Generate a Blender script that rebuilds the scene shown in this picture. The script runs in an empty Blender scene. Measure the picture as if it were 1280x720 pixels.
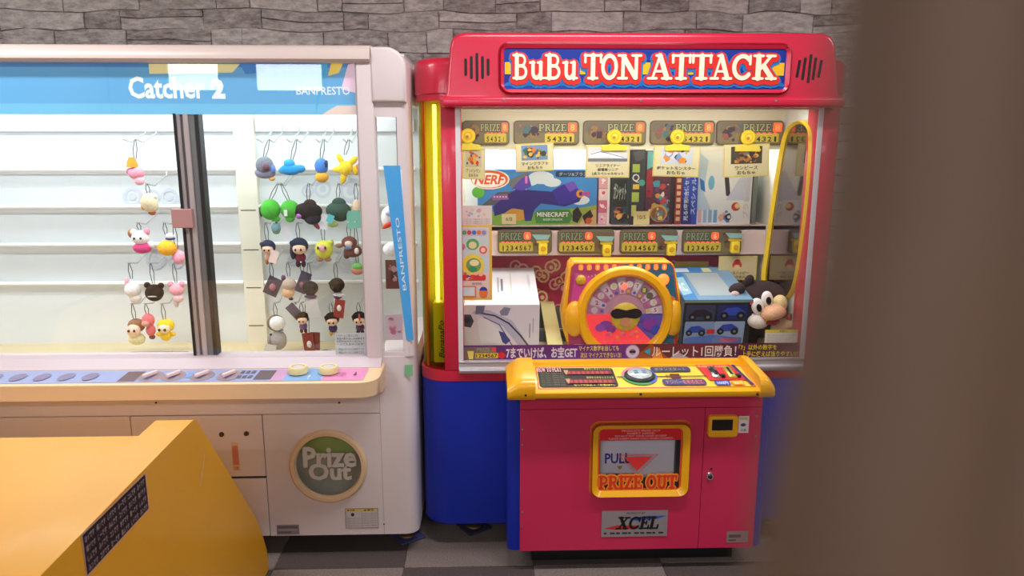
import bpy, bmesh, math, random
from mathutils import Vector, Matrix, Euler
random.seed(7)
SC = bpy.context.scene
COL = SC.collection
# ------------------------------------------------------------------ camera
FPX, PITCH, YAW, CAMH = 930.0, math.radians(11.4), math.radians(1.8), 1.62
FW = Vector((math.sin(YAW)*math.cos(PITCH), math.cos(YAW)*math.cos(PITCH), -math.sin(PITCH)))
RT = Vector((math.cos(YAW), -math.sin(YAW), 0))
UP = RT.cross(FW)
CAMO = Vector((0, 0, CAMH))
cam = bpy.data.cameras.new('camera')
cam.sensor_width = 36.0
cam.lens = FPX/1280*36
cam.clip_start = 0.01
cam.dof.use_dof = True
cam.dof.focus_distance = 2.8
cam.dof.aperture_fstop = 4.0
camo = bpy.data.objects.new('camera', cam)
COL.objects.link(camo)
camo.location = CAMO
camo.rotation_euler = Euler((math.pi/2-PITCH, 0, -YAW), 'XYZ')
SC.camera = camo
# ------------------------------------------------------------------ world, light, exposure
W = bpy.data.worlds.new('world')
SC.world = W
W.use_nodes = True
W.node_tree.nodes['Background'].inputs[0].default_value = (.8, .85, 1, 1)
W.node_tree.nodes['Background'].inputs[1].default_value = .05
SC.view_settings.view_transform = 'Standard'
SC.view_settings.look = 'None'
SC.view_settings.exposure = 0.0
SC.view_settings.gamma = 1.0
SC.view_settings.use_curve_mapping = False
LIGHTS = dict(ceil=26.5, window=12.0, red_front=5.0, red_back=8.0, white_front=8.0, white_back=7.0, corner=6.0)

# ------------------------------------------------------------------ helpers
def ray(x, y):
    return FW + RT*((x-640)/FPX) - UP*((y-360)/FPX)
def P(x, y, Y):            # point of the plane at depth Y
    d = ray(x, y)
    return CAMO + d*(Y/d.y)
def PX(x, y, X):           # point of the plane at side X
    d = ray(x, y)
    return CAMO + d*(X/d.x)
def rc(x0, y0, x1, y1, Y):
    xm, ym = (x0+x1)/2, (y0+y1)/2
    return P(x0, ym, Y).x, P(x1, ym, Y).x, P(xm, y1, Y).z, P(xm, y0, Y).z
def lin(c):
    return tuple(((v/255)/12.92 if v/255 <= .04045 else ((v/255+.055)/1.055)**2.4) for v in c)
_M = {}
def mat(c, rough=.5, metal=0, emit=0, grain=0, scale=40, bump=0, coat=0, name=None):
    key = (tuple(c), rough, metal, emit, grain, scale, bump, coat)
    if key in _M: return _M[key]
    m = bpy.data.materials.new(name or 'paint_%d_%d_%d' % tuple(c[:3]))
    m.use_nodes = True
    nt = m.node_tree
    b = nt.nodes['Principled BSDF']
    L = lin(c)
    b.inputs['Base Color'].default_value = (*L, 1)
    b.inputs['Roughness'].default_value = rough
    b.inputs['Metallic'].default_value = metal
    if coat:
        b.inputs['Coat Weight'].default_value = coat
        b.inputs['Coat Roughness'].default_value = .12
    if emit:
        b.inputs['Emission Color'].default_value = (*L, 1)
        b.inputs['Emission Strength'].default_value = emit
    if grain or bump:
        tc = nt.nodes.new('ShaderNodeTexCoord')
        n = nt.nodes.new('ShaderNodeTexNoise')
        n.inputs['Scale'].default_value = scale
        n.inputs['Detail'].default_value = 5
        nt.links.new(tc.outputs['Object'], n.inputs['Vector'])
        if grain:
            r = nt.nodes.new('ShaderNodeMapRange')
            r.inputs['From Min'].default_value = .25
            r.inputs['From Max'].default_value = .75
            r.inputs['To Min'].default_value = 1-grain
            r.inputs['To Max'].default_value = 1+grain
            nt.links.new(n.outputs['Fac'], r.inputs['Value'])
            mx = nt.nodes.new('ShaderNodeVectorMath')
            mx.operation = 'SCALE'
            mx.inputs[0].default_value = L
            nt.links.new(r.outputs[0], mx.inputs['Scale'])
            nt.links.new(mx.outputs[0], b.inputs['Base Color'])
        if bump:
            bp = nt.nodes.new('ShaderNodeBump')
            bp.inputs['Strength'].default_value = bump
            bp.inputs['Distance'].default_value = .004
            nt.links.new(n.outputs['Fac'], bp.inputs['Height'])
            nt.links.new(bp.outputs[0], b.inputs['Normal'])
    _M[key] = m
    return m
def glass(tint=(255, 255, 255), ior=1.5, name='glass'):
    key = ('glass', tuple(tint), ior)
    if key in _M: return _M[key]
    m = bpy.data.materials.new(name)
    m.use_nodes = True
    nt = m.node_tree
    nt.nodes.remove(nt.nodes['Principled BSDF'])
    t = nt.nodes.new('ShaderNodeBsdfTransparent')
    t.inputs[0].default_value = (*lin(tint), 1)
    g = nt.nodes.new('ShaderNodeBsdfGlossy')
    g.inputs['Roughness'].default_value = .01
    lw = nt.nodes.new('ShaderNodeLayerWeight')
    pw_ = nt.nodes.new('ShaderNodeMath'); pw_.operation = 'POWER'; pw_.inputs[1].default_value = 5
    f = nt.nodes.new('ShaderNodeMath'); f.operation = 'MULTIPLY_ADD'
    r0 = ((ior-1)/(ior+1))**2
    f.inputs[1].default_value = 1-r0; f.inputs[2].default_value = r0
    nt.links.new(lw.outputs['Facing'], pw_.inputs[0]); nt.links.new(pw_.outputs[0], f.inputs[0])
    x = nt.nodes.new('ShaderNodeMixShader')
    nt.links.new(f.outputs[0], x.inputs[0])
    nt.links.new(t.outputs[0], x.inputs[1])
    nt.links.new(g.outputs[0], x.inputs[2])
    nt.links.new(x.outputs[0], nt.nodes['Material Output'].inputs[0])
    _M[key] = m
    return m

WL = {}
def link(name, data, parent, wloc):
    o = bpy.data.objects.new(name, data)
    COL.objects.link(o)
    WL[o] = Vector(wloc)
    o.location = Vector(wloc) - (WL[parent] if parent else Vector())
    if parent: o.parent = parent
    return o
def tag(o, label=None, cat=None, group=None, kind=None):
    if label: o['label'] = label
    if cat: o['category'] = cat
    if group: o['group'] = group
    if kind: o['kind'] = kind
    return o
def thing(name, label, cat, loc, group=None):
    return tag(link(name, None, None, loc), label, cat, group)

def arc(cx, cy, r, a0, a1, n=6, ry=None):
    ry = r if ry is None else ry
    return [(cx+r*math.cos(math.radians(a0+(a1-a0)*i/n)), cy+ry*math.sin(math.radians(a0+(a1-a0)*i/n))) for i in range(n+1)]
def rrect(x0, x1, z0, z1, r, n=5):
    r = min(r, (x1-x0)/2-1e-5, (z1-z0)/2-1e-5)
    return (arc(x1-r, z1-r, r, 0, 90, n)+arc(x0+r, z1-r, r, 90, 180, n)+arc(x0+r, z0+r, r, 180, 270, n)+arc(x1-r, z0+r, r, 270, 360, n))

class B:
    """collects faces of one part"""
    def __init__(s): s.v, s.f, s.m = [], [], []
    def add(s, vs, fs, m=0):
        o = len(s.v)
        s.v += [Vector(v) for v in vs]
        s.f += [tuple(i+o for i in f) for f in fs]
        s.m += [m]*len(fs)
        return s
    def box(s, x0, x1, y0, y1, z0, z1, m=0, bev=0, seg=2):
        if not bev:
            vs = [(x, y, z) for x in (x0, x1) for y in (y0, y1) for z in (z0, z1)]
            return s.add(vs, [(0, 1, 3, 2), (4, 6, 7, 5), (0, 4, 5, 1), (2, 3, 7, 6), (0, 2, 6, 4), (1, 5, 7, 3)], m)
        bm = bmesh.new()
        bmesh.ops.create_cube(bm, size=1)
        for v in bm.verts:
            v.co = Vector(((x0+x1)/2+v.co.x*(x1-x0), (y0+y1)/2+v.co.y*(y1-y0), (z0+z1)/2+v.co.z*(z1-z0)))
        bmesh.ops.bevel(bm, geom=bm.edges[:], offset=bev, segments=seg, profile=.5, affect='EDGES')
        return s.frombm(bm, m)
    def frombm(s, bm, m=0):
        bm.verts.index_update()
        s.add([v.co.copy() for v in bm.verts], [tuple(v.index for v in f.verts) for f in bm.faces], m)
        bm.free()
        return s
    def slab(s, poly, y0, y1, m=0, bev=0, seg=3):
        """outline in X,Z pushed from y0 (front) to y1 (back); front edge rounded by bev"""
        n = len(poly)
        if not bev:
            vs = [(x, y0, z) for x, z in poly]+[(x, y1, z) for x, z in poly]
            return s.add(vs, [tuple(range(n)), tuple(range(2*n-1, n-1, -1))]+[(i, i+n, (i+1) % n+n, (i+1) % n) for i in range(n)], m)
        cx = sum(p[0] for p in poly)/n; cz = sum(p[1] for p in poly)/n
        area = sum(poly[i][0]*poly[(i+1) % n][1]-poly[(i+1) % n][0]*poly[i][1] for i in range(n))
        sg = 1 if area > 0 else -1
        def inset(d):
            out = []
            for i in range(n):
                a, b, c = Vector(poly[i-1]), Vector(poly[i]), Vector(poly[(i+1) % n])
                e1 = (b-a).normalized(); e2 = (c-b).normalized()
                n1 = Vector((-e1.y, e1.x))*sg; n2 = Vector((-e2.y, e2.x))*sg
                k = (n1+n2); k = k.normalized()/max(.5, k.normalized().dot(n1)) if k.length > 1e-6 else n1
                out.append(b+k*d)
            return out
        rings = [[(x, y1, z) for x, z in poly]]
        for k in range(seg+1):
            a = math.pi/2*k/seg
            q = inset(bev*(1-math.cos(a)))
            rings.append([(p.x, y0+bev*(1-math.sin(a)), p.y) for p in q])
        vs = [p for r in rings for p in r]
        fs = [tuple(range(n-1, -1, -1)), tuple(range(len(vs)-n, len(vs)))]
        for k in range(len(rings)-1):
            for i in range(n):
                j = (i+1) % n
                fs.append((k*n+i, k*n+j, (k+1)*n+j, (k+1)*n+i))
        return s.add(vs, fs, m)
    def ring(s, po, pi, y0, y1, m=0, yi=None):
        """frame between two outlines of the same count; yi = depth of the inner edge's front"""
        n = len(po); yi = y0 if yi is None else yi
        vs = [(x, y0, z) for x, z in po]+[(x, yi, z) for x, z in pi]+[(x, y1, z) for x, z in po]+[(x, y1, z) for x, z in pi]
        fs = []
        for i in range(n):
            j = (i+1) % n
            fs += [(i, j, n+j, n+i), (i, 2*n+i, 2*n+j, j), (n+i, n+j, 3*n+j, 3*n+i), (2*n+i, 3*n+i, 3*n+j, 2*n+j)]
        return s.add(vs, fs, m)
    def sweepx(s, prof, x0, x1, m=0):
        """outline in Y,Z pushed along X"""
        n = len(prof)
        vs = [(x0, y, z) for y, z in prof]+[(x1, y, z) for y, z in prof]
        return s.add(vs, [tuple(range(n)), tuple(range(2*n-1, n-1, -1))]+[(i, i+n, (i+1) % n+n, (i+1) % n) for i in range(n)], m)
    def sweepz(s, prof, z0, z1, m=0):
        n = len(prof)
        vs = [(x, y, z0) for x, y in prof]+[(x, y, z1) for x, y in prof]
        return s.add(vs, [tuple(range(n)), tuple(range(2*n-1, n-1, -1))]+[(i, i+n, (i+1) % n+n, (i+1) % n) for i in range(n)], m)
    def tube(s, pts, r, n=8, m=0, r2=None):
        pts = [Vector(p) for p in pts]
        o = len(s.v); K = len(pts)
        up = Vector((0, 0, 1))
        for k, p in enumerate(pts):
            d = (pts[min(k+1, K-1)]-pts[max(k-1, 0)]).normalized()
            a = d.cross(up)
            a = a.normalized() if a.length > .05 else Vector((1, 0, 0))
            b = a.cross(d)
            rr = r if r2 is None else r+(r2-r)*k/(K-1)
            s.v += [p+(a*math.cos(2*math.pi*i/n)+b*math.sin(2*math.pi*i/n))*rr for i in range(n)]
        fs = [tuple(o+i for i in range(n)), tuple(o+(K-1)*n+i for i in range(n-1, -1, -1))]
        for k in range(K-1):
            for i in range(n):
                j = (i+1) % n
                fs.append((o+k*n+i, o+(k+1)*n+i, o+(k+1)*n+j, o+k*n+j))
        s.f += fs; s.m += [m]*len(fs)
        return s
    def lathe(s, prof, c, axis='y', n=24, m=0):
        """prof = (radius, along); closed at both ends when radius 0"""
        c = Vector(c); o = len(s.v); K = len(prof)
        for r, h in prof:
            for i in range(n):
                a = 2*math.pi*i/n
                u, w = r*math.cos(a), r*math.sin(a)
                s.v.append(c+(Vector((u, h, w)) if axis == 'y' else Vector((u, w, h)) if axis == 'z' else Vector((h, u, w))))
        fs = []
        for k in range(K-1):
            for i in range(n):
                j = (i+1) % n
                fs.append((o+k*n+i, o+k*n+j, o+(k+1)*n+j, o+(k+1)*n+i))
        s.f += fs; s.m += [m]*len(fs)
        return s
    def ball(s, c, r, rot=(0, 0, 0), m=0, nu=14, nv=9, fn=None):
        c = Vector(c); R = Euler(rot).to_matrix()
        if not hasattr(r, '__len__'): r = (r, r, r)
        vs = []
        for j in range(nv+1):
            t = math.pi*j/nv
            for i in range(nu):
                a = 2*math.pi*i/nu
                q = Vector((math.sin(t)*math.cos(a), math.sin(t)*math.sin(a), math.cos(t)))
                if fn: q = fn(q)
                vs.append(c+R @ Vector((q.x*r[0], q.y*r[1], q.z*r[2])))
        fs = []
        for j in range(nv):
            for i in range(nu):
                k = (i+1) % nu
                fs.append((j*nu+i, (j+1)*nu+i, (j+1)*nu+k, j*nu+k))
        return s.add(vs, fs, m)
    def rot(s, M, c):
        c = Vector(c)
        s.v = [c+M @ (v-c) for v in s.v]
        return s
    def build(s, name, mats, parent=None, smooth=False, label=None):
        if not isinstance(mats, (list, tuple)): mats = [mats]
        lo = Vector([min(v[i] for v in s.v) for i in range(3)]); hi = Vector([max(v[i] for v in s.v) for i in range(3)])
        c = (lo+hi)/2
        if parent is None: c.z = lo.z
        me = bpy.data.meshes.new(name)
        me.from_pydata([v-c for v in s.v], [], s.f)
        for m in mats: me.materials.append(m)
        if len(mats) > 1: me.polygons.foreach_set('material_index', s.m)
        bm = bmesh.new(); bm.from_mesh(me)
        bmesh.ops.remove_doubles(bm, verts=bm.verts[:], dist=1e-6)
        bmesh.ops.recalc_face_normals(bm, faces=bm.faces[:])
        bm.to_mesh(me); bm.free()
        if smooth:
            me.polygons.foreach_set('use_smooth', [True]*len(me.polygons))
            try: me.set_sharp_from_angle(angle=math.radians(40))
            except Exception: pass
        me.update()
        o = link(name, me, parent, c)
        if label: o['label'] = label
        return o

# ---- lettering
_T = {}
def textgeo(s, bold=0.0, shear=0.0):
    k = (s, bold, shear)
    if k in _T: return _T[k]
    cu = bpy.data.curves.new('lettering', 'FONT')
    cu.body = s; cu.offset = bold; cu.shear = shear; cu.resolution_u = 2
    o = bpy.data.objects.new('lettering', cu)
    COL.objects.link(o)
    dg = bpy.context.evaluated_depsgraph_get()
    me = bpy.data.meshes.new_from_object(o.evaluated_get(dg))
    vs = [(v.co.x, v.co.y) for v in me.vertices]; fs = [tuple(p.vertices) for p in me.polygons]
    bpy.data.objects.remove(o); bpy.data.curves.remove(cu); bpy.data.meshes.remove(me)
    if not vs: vs, fs = [(0, 0), (1, 0), (0, 1)], [(0, 1, 2)]
    x0 = min(v[0] for v in vs); x1 = max(v[0] for v in vs); y0 = min(v[1] for v in vs); y1 = max(v[1] for v in vs)
    vs = [((x-x0)/max(x1-x0, 1e-6), (y-y0)/max(y1-y0, 1e-6)) for x, y in vs]
    _T[k] = (vs, fs, (x1-x0)/max(y1-y0, 1e-6))
    return _T[k]
# slab-serif capitals drawn as strokes (x,y in a unit-high box): (width, [(thickness, points)...])
def _a(cx, cy, rx, ry, a0, a1, n=10): return arc(cx, cy, rx, a0, a1, n, ry)
SL = {
 'A': (.92, [(.09, [(.17, .06), (.44, .95)]), (.19, [(.44, .95), (.74, .06)]), (.09, [(.26, .33), (.64, .33)]), (.1, [(.0, .05), (.33, .05)]), (.1, [(.55, .05), (.92, .05)]), (.1, [(.3, .95), (.5, .95)])]),
 'B': (.8, [(.2, [(.2, .05), (.2, .95)]), (.1, [(.02, .05), (.4, .05)]), (.1, [(.02, .95), (.4, .95)]), (.11, [(.3, .95)]+_a(.42, .74, .2, .21, 90, -90)+[(.3, .53)]), (.13, [(.3, .53)]+_a(.44, .29, .24, .24, 90, -90)+[(.3, .05)])]),
 'C': (.84, [(.17, _a(.46, .5, .36, .44, 40, 320, 16)), (.1, [(.77, .62), (.77, .95)])]),
 'E': (.74, [(.2, [(.2, .05), (.2, .95)]), (.1, [(.02, .05), (.68, .05)]), (.1, [(.02, .95), (.66, .95)]), (.1, [(.2, .51), (.48, .51)]), (.1, [(.68, .02), (.68, .28)]), (.1, [(.65, .98), (.65, .74)]), (.09, [(.49, .38), (.49, .64)])]),
 'H': (.92, [(.19, [(.2, .05), (.2, .95)]), (.19, [(.72, .05), (.72, .95)]), (.1, [(.2, .5), (.72, .5)]), (.1, [(.03, .05), (.37, .05)]), (.1, [(.03, .95), (.37, .95)]), (.1, [(.55, .05), (.89, .05)]), (.1, [(.55, .95), (.89, .95)])]),
 'I': (.44, [(.2, [(.22, .05), (.22, .95)]), (.1, [(.02, .05), (.42, .05)]), (.1, [(.02, .95), (.42, .95)])]),
 'K': (.9, [(.2, [(.2, .05), (.2, .95)]), (.1, [(.02, .05), (.38, .05)]), (.1, [(.02, .95), (.38, .95)]), (.11, [(.28, .42), (.68, .95)]), (.19, [(.4, .56), (.74, .06)]), (.1, [(.53, .05), (.9, .05)]), (.1, [(.52, .95), (.84, .95)])]),
 'L': (.7, [(.2, [(.2, .05), (.2, .95)]), (.1, [(.02, .05), (.66, .05)]), (.1, [(.02, .95), (.4, .95)]), (.1, [(.66, .02), (.66, .32)])]),
 'N': (.92, [(.13, [(.2, .05), (.2, .95)]), (.19, [(.2, .92), (.7, .08)]), (.13, [(.72, .05), (.72, .95)]), (.1, [(.02, .05), (.36, .05)]), (.1, [(.02, .95), (.28, .95)]), (.1, [(.56, .95), (.9, .95)])]),
 'O': (.86, [(.17, _a(.43, .5, .34, .44, 0, 360, 20))]),
 'P': (.78, [(.2, [(.2, .05), (.2, .95)]), (.1, [(.02, .05), (.4, .05)]), (.1, [(.02, .95), (.4, .95)]), (.13, [(.3, .95)]+_a(.44, .7, .24, .25, 90, -90)+[(.3, .45)])]),
 'R': (.88, [(.2, [(.2, .05), (.2, .95)]), (.1, [(.02, .05), (.38, .05)]), (.1, [(.02, .95), (.4, .95)]), (.12, [(.3, .95)]+_a(.44, .73, .22, .22, 90, -90)+[(.3, .51)]), (.17, [(.45, .5), (.7, .06)]), (.1, [(.62, .05), (.86, .05)])]),
 'T': (.82, [(.2, [(.41, .05), (.41, .95)]), (.1, [(.2, .05), (.62, .05)]), (.1, [(.02, .95), (.8, .95)]), (.1, [(.05, .98), (.05, .68)]), (.1, [(.77, .98), (.77, .68)])]),
 'U': (.88, [(.19, [(.2, .95), (.2, .35)]+_a(.44, .33, .24, .28, 180, 360)+[(.68, .35), (.68, .95)]), (.1, [(.02, .95), (.38, .95)]), (.1, [(.52, .95), (.86, .95)])]),
 'W': (1.1, [(.17, [(.16, .95), (.36, .06)]), (.09, [(.36, .06), (.55, .8)]), (.17, [(.55, .8), (.76, .06)]), (.09, [(.76, .06), (.95, .95)]), (.1, [(.0, .95), (.34, .95)]), (.1, [(.78, .95), (1.1, .95)])]),
 'X': (.9, [(.2, [(.2, .95), (.7, .05)]), (.1, [(.7, .95), (.2, .05)]), (.1, [(.02, .05), (.36, .05)]), (.1, [(.04, .95), (.4, .95)]), (.1, [(.54, .05), (.88, .05)]), (.1, [(.54, .95), (.86, .95)])]),
 'Y': (.86, [(.19, [(.18, .95), (.43, .48)]), (.1, [(.7, .95), (.43, .48)]), (.19, [(.43, .05), (.43, .5)]), (.1, [(.24, .05), (.62, .05)]), (.1, [(.0, .95), (.36, .95)]), (.1, [(.54, .95), (.86, .95)])]),
 'Z': (.76, [(.1, [(.06, .95), (.68, .95)]), (.19, [(.62, .93), (.14, .07)]), (.1, [(.06, .05), (.7, .05)]), (.1, [(.08, .98), (.08, .7)]), (.1, [(.68, .02), (.68, .3)])]),
 'u': (.8, [(.17, [(.2, .66), (.2, .28)]+_a(.38, .25, .18, .19, 180, 300, 6)+[(.58, .2)]), (.18, [(.6, .66), (.6, .04)]), (.09, [(.03, .66), (.28, .66)]), (.09, [(.44, .66), (.66, .66)]), (.09, [(.55, .05), (.78, .05)])]),
}
def stroke(pts, t, cap=0.0, n=8):
    """quads along a polyline plus a disc at each joint (and at the ends when cap)"""
    out = []
    for i in range(len(pts)-1):
        a, b = Vector(pts[i]), Vector(pts[i+1])
        d = (b-a)
        if d.length < 1e-7: continue
        d.normalize(); q = Vector((-d.y, d.x))*t/2
        out.append([tuple(a+q), tuple(a-q), tuple(b-q), tuple(b+q)])
    for i, p in enumerate(pts):
        if cap or 0 < i < len(pts)-1:
            out.append([(p[0]+t/2*math.cos(2*math.pi*k/n), p[1]+t/2*math.sin(2*math.pi*k/n)) for k in range(n)])
    return out

class Print:
    """flat print on a panel: 2-D shapes given in the coordinates of a rectangle (x right, y down)"""
    def __init__(s, rect, tl, tr, bl, step=.00008, lift=.0005):
        s.r = rect; s.o = Vector(tl); s.U = (Vector(tr)-s.o)/(rect[2]-rect[0]); s.V = (Vector(bl)-s.o)/(rect[3]-rect[1])
        s.N = s.V.cross(s.U).normalized()
        if s.N.dot(CAMO-s.o) < 0: s.N = -s.N
        s.k = lift; s.step = step; s.b = B(); s.mats = []; s.base = {}
    def mi(s, c):
        m = c if not isinstance(c, (tuple, list)) else mat(c, .45)
        if m not in s.mats: s.mats.append(m)
        return s.mats.index(m)
    def pt(s, x, y): return s.o+s.U*(x-s.r[0])+s.V*(y-s.r[1])+s.N*s.k
    def poly(s, pts, c, keep=False):
        s.b.add([s.pt(*p) for p in pts], [tuple(range(len(pts)))], s.mi(c))
        s.k += 6e-6 if keep else s.step
        return s
    def rect(s, x0, y0, x1, y1, c, r=0, keep=False):
        if r: return s.poly(rrect(x0, x1, y0, y1, r, 3), c, keep)
        return s.poly([(x0, y0), (x1, y0), (x1, y1), (x0, y1)], c, keep)
    def disc(s, x, y, r, c, ry=None, n=18, keep=False): return s.poly(arc(x, y, r, 0, 360-360/n, n-1, ry), c, keep)
    def annulus(s, x, y, r0, r1, c, n=24, a0=0, a1=360, sy=1):
        A, Bb = arc(x, y, r0, a0, a1, n, r0*sy), arc(x, y, r1, a0, a1, n, r1*sy)
        for i in range(n): s.poly([A[i], A[i+1], Bb[i+1], Bb[i]], c, True)
        s.k += s.step
        return s
    def line(s, pts, t, c, cap=0):
        for q in stroke(pts, t, cap): s.poly(q, c, True)
        s.k += s.step
        return s
    def text(s, t, x0, y0, x1, y1, c, bold=.012, shear=0, vert=False):
        vs, fs, _ = textgeo(t, bold, shear)
        if vert: V = [s.pt(x0+(x1-x0)*(1-v), y1-(y1-y0)*(u)) for u, v in vs]   # reads upwards
        else: V = [s.pt(x0+(x1-x0)*u, y1-(y1-y0)*v) for u, v in vs]
        s.b.add(V, fs, s.mi(c)); s.k += s.step
        return s
    def slabtext(s, t, x0, y0, x1, y1, c, grow=0.0, shear=0.0, gap=.04, dy=0):
        h = y1-y0
        tot = sum(SL[ch][0]+gap if ch != ' ' else .35 for ch in t)-gap
        sx = (x1-x0)/tot; X = 0
        for ch in t:
            if ch == ' ': X += .35; continue
            w, st = SL[ch]
            for th, pts in st:
                for q in stroke(pts, th+2*grow, cap=1 if grow else 0): s.poly([(x0+(X+p[0]+shear*p[1])*sx, y1-p[1]*h+dy) for p in q], c, True)
            X += w+gap
        s.k += s.step
        return s
    def blobs(s, x0, y0, x1, y1, cols, n, rmin, rmax, seed=0):
        rd = random.Random(seed)
        for i in range(n):
            r = rd.uniform(rmin, rmax); rx = min(r, (x1-x0)/2.01); ry = min(r*rd.uniform(.6, 1.3), (y1-y0)/2.01)
            cx = rd.uniform(x0+rx, x1-rx); cy = rd.uniform(y0+ry, y1-ry)
            k = rd.randint(4, 8); a0 = rd.uniform(0, 360)
            s.poly([(cx+rx*rd.uniform(.65, 1)*math.cos(math.radians(a0+360*j/k)), cy+ry*rd.uniform(.65, 1)*math.sin(math.radians(a0+360*j/k))) for j in range(k)], rd.choice(cols))
        return s
    def build(s, name, parent, label=None): return s.b.build(name, s.mats, parent, label=label)
def printY(x0, y0, x1, y1, Y, **k):
    X0, X1, Z0, Z1 = rc(x0, y0, x1, y1, Y)
    return Print((x0, y0, x1, y1), (X0, Y, Z1), (X1, Y, Z1), (X0, Y, Z0), **k)
def pbox(x0, y0, x1, y1, Y0, Y1, bev=0, b=None, m=0):
    X0, X1, Z0, Z1 = rc(x0, y0, x1, y1, Y0)
    return (b or B()).box(X0, X1, Y0, Y1, Z0, Z1, m, bev)
def pxpoly(pts, Y): return [(P(x, y, Y).x, P(x, y, Y).z) for x, y in pts]

# materials used often
RED = mat((206, 34, 66), .32, coat=.4, name='red_lacquer')
PINK = mat((204, 40, 84), .38, coat=.2, name='pink_red_panel')
BLUE = mat((8, 40, 165), .42, name='blue_plastic')
YEL = mat((246, 178, 12), .3, coat=.4, name='yellow_plastic')
WHITE = mat((226, 214, 216), .4, name='white_enamel')
WHITE2 = mat((224, 230, 232), .5, name='white_inner_board')
CREAM = mat((228, 196, 158), .45, name='cream_plastic')
SILV = mat((205, 200, 205), .3, .8, name='brushed_aluminium')
CHROME = mat((220, 220, 220), .15, 1, name='chrome')
BLACK = mat((18, 18, 20), .45, name='black_plastic')
INCREAM = mat((226, 222, 186), .6, name='cream_inner_board')
TUBE = mat((235, 255, 245), .5, emit=6, name='lit_fluorescent_tube')
def area(name, loc, sx, sy, power, col=(1, 1, 1), rot=(0, 0, 0), parent=None):
    l = bpy.data.lights.new(name, 'AREA')
    l.shape = 'RECTANGLE'; l.size = sx; l.size_y = sy; l.energy = power; l.color = col
    o = link(name, l, parent, loc)
    o.rotation_euler = rot
    return o

# ------------------------------------------------------------------ the room
YB, YF, XL, XR, ZC = 3.75, -3.2, -4.2, 4.6, 2.75
def struct(b, name, m, parent=None, smooth=False):
    o = b.build(name, m, parent, smooth)
    if not parent: o['kind'] = 'structure'
    return o
fl = struct(B().box(XL, XR, YF, YB, -.05, -.006), 'floor', mat((52, 48, 48), .95))
def carpet(c, nm):
    m = mat(c, .97, grain=.35, scale=170, bump=.6, name=nm)
    m.node_tree.nodes['Principled BSDF'].inputs['Sheen Weight'].default_value = .1
    return m
CP = [carpet((74, 63, 61), 'dark_carpet'), carpet((122, 110, 105), 'grey_carpet')]
tm = []
for k in range(2):
    o0 = B().box(-.2495, .2495, -.2495, .2495, -.006, 0, bev=.003, seg=1)
    me = bpy.data.meshes.new('carpet_tile'); me.from_pydata(o0.v, [], o0.f); me.materials.append(CP[k]); tm.append(me)
i0 = -9
for i in range(-4, 5):
    for j in range(-5, 3):
        cx, cy = -.335+.25+.5*i, 2.613-.25+.5*j
        if cy+.25 > YB or cy < .0: continue
        link('carpet_tile', tm[(i+j) % 2], fl, (cx, cy, -.003))
# stone-clad back wall: each stone of the band in view is its own piece
def stonemat():
    m = bpy.data.materials.new('ledge_stone'); m.use_nodes = True
    nt = m.node_tree; b = nt.nodes['Principled BSDF']; b.inputs['Roughness'].default_value = .85
    oi = nt.nodes.new('ShaderNodeObjectInfo'); g = nt.nodes.new('ShaderNodeNewGeometry')
    tc = nt.nodes.new('ShaderNodeMapping'); tc.inputs['Scale'].default_value = (9, 9, 24)
    n = nt.nodes.new('ShaderNodeTexNoise'); n.inputs['Scale'].default_value = 2.2; n.inputs['Detail'].default_value = 8; n.inputs['Roughness'].default_value = .65
    nt.links.new(g.outputs['Position'], tc.inputs['Vector']); nt.links.new(tc.outputs[0], n.inputs['Vector'])
    ma = nt.nodes.new('ShaderNodeMath'); ma.operation = 'MULTIPLY_ADD'; ma.inputs[1].default_value = .26; nt.links.new(oi.outputs['Random'], ma.inputs[0]); nt.links.new(n.outputs['Fac'], ma.inputs[2])
    cr = nt.nodes.new('ShaderNodeValToRGB'); e = cr.color_ramp.elements
    e[0].position = .40; e[0].color = (*lin((140, 128, 124)), 1); e[1].position = .86; e[1].color = (*lin((238, 228, 224)), 1)
    nt.links.new(ma.outputs[0], cr.inputs[0]); nt.links.new(cr.outputs[0], b.inputs['Base Color'])
    bp = nt.nodes.new('ShaderNodeBump'); bp.inputs['Strength'].default_value = .7; bp.inputs['Distance'].default_value = .02
    nt.links.new(n.outputs['Fac'], bp.inputs['Height']); nt.links.new(bp.outputs[0], b.inputs['Normal'])
    return m
STONE = stonemat()
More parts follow.
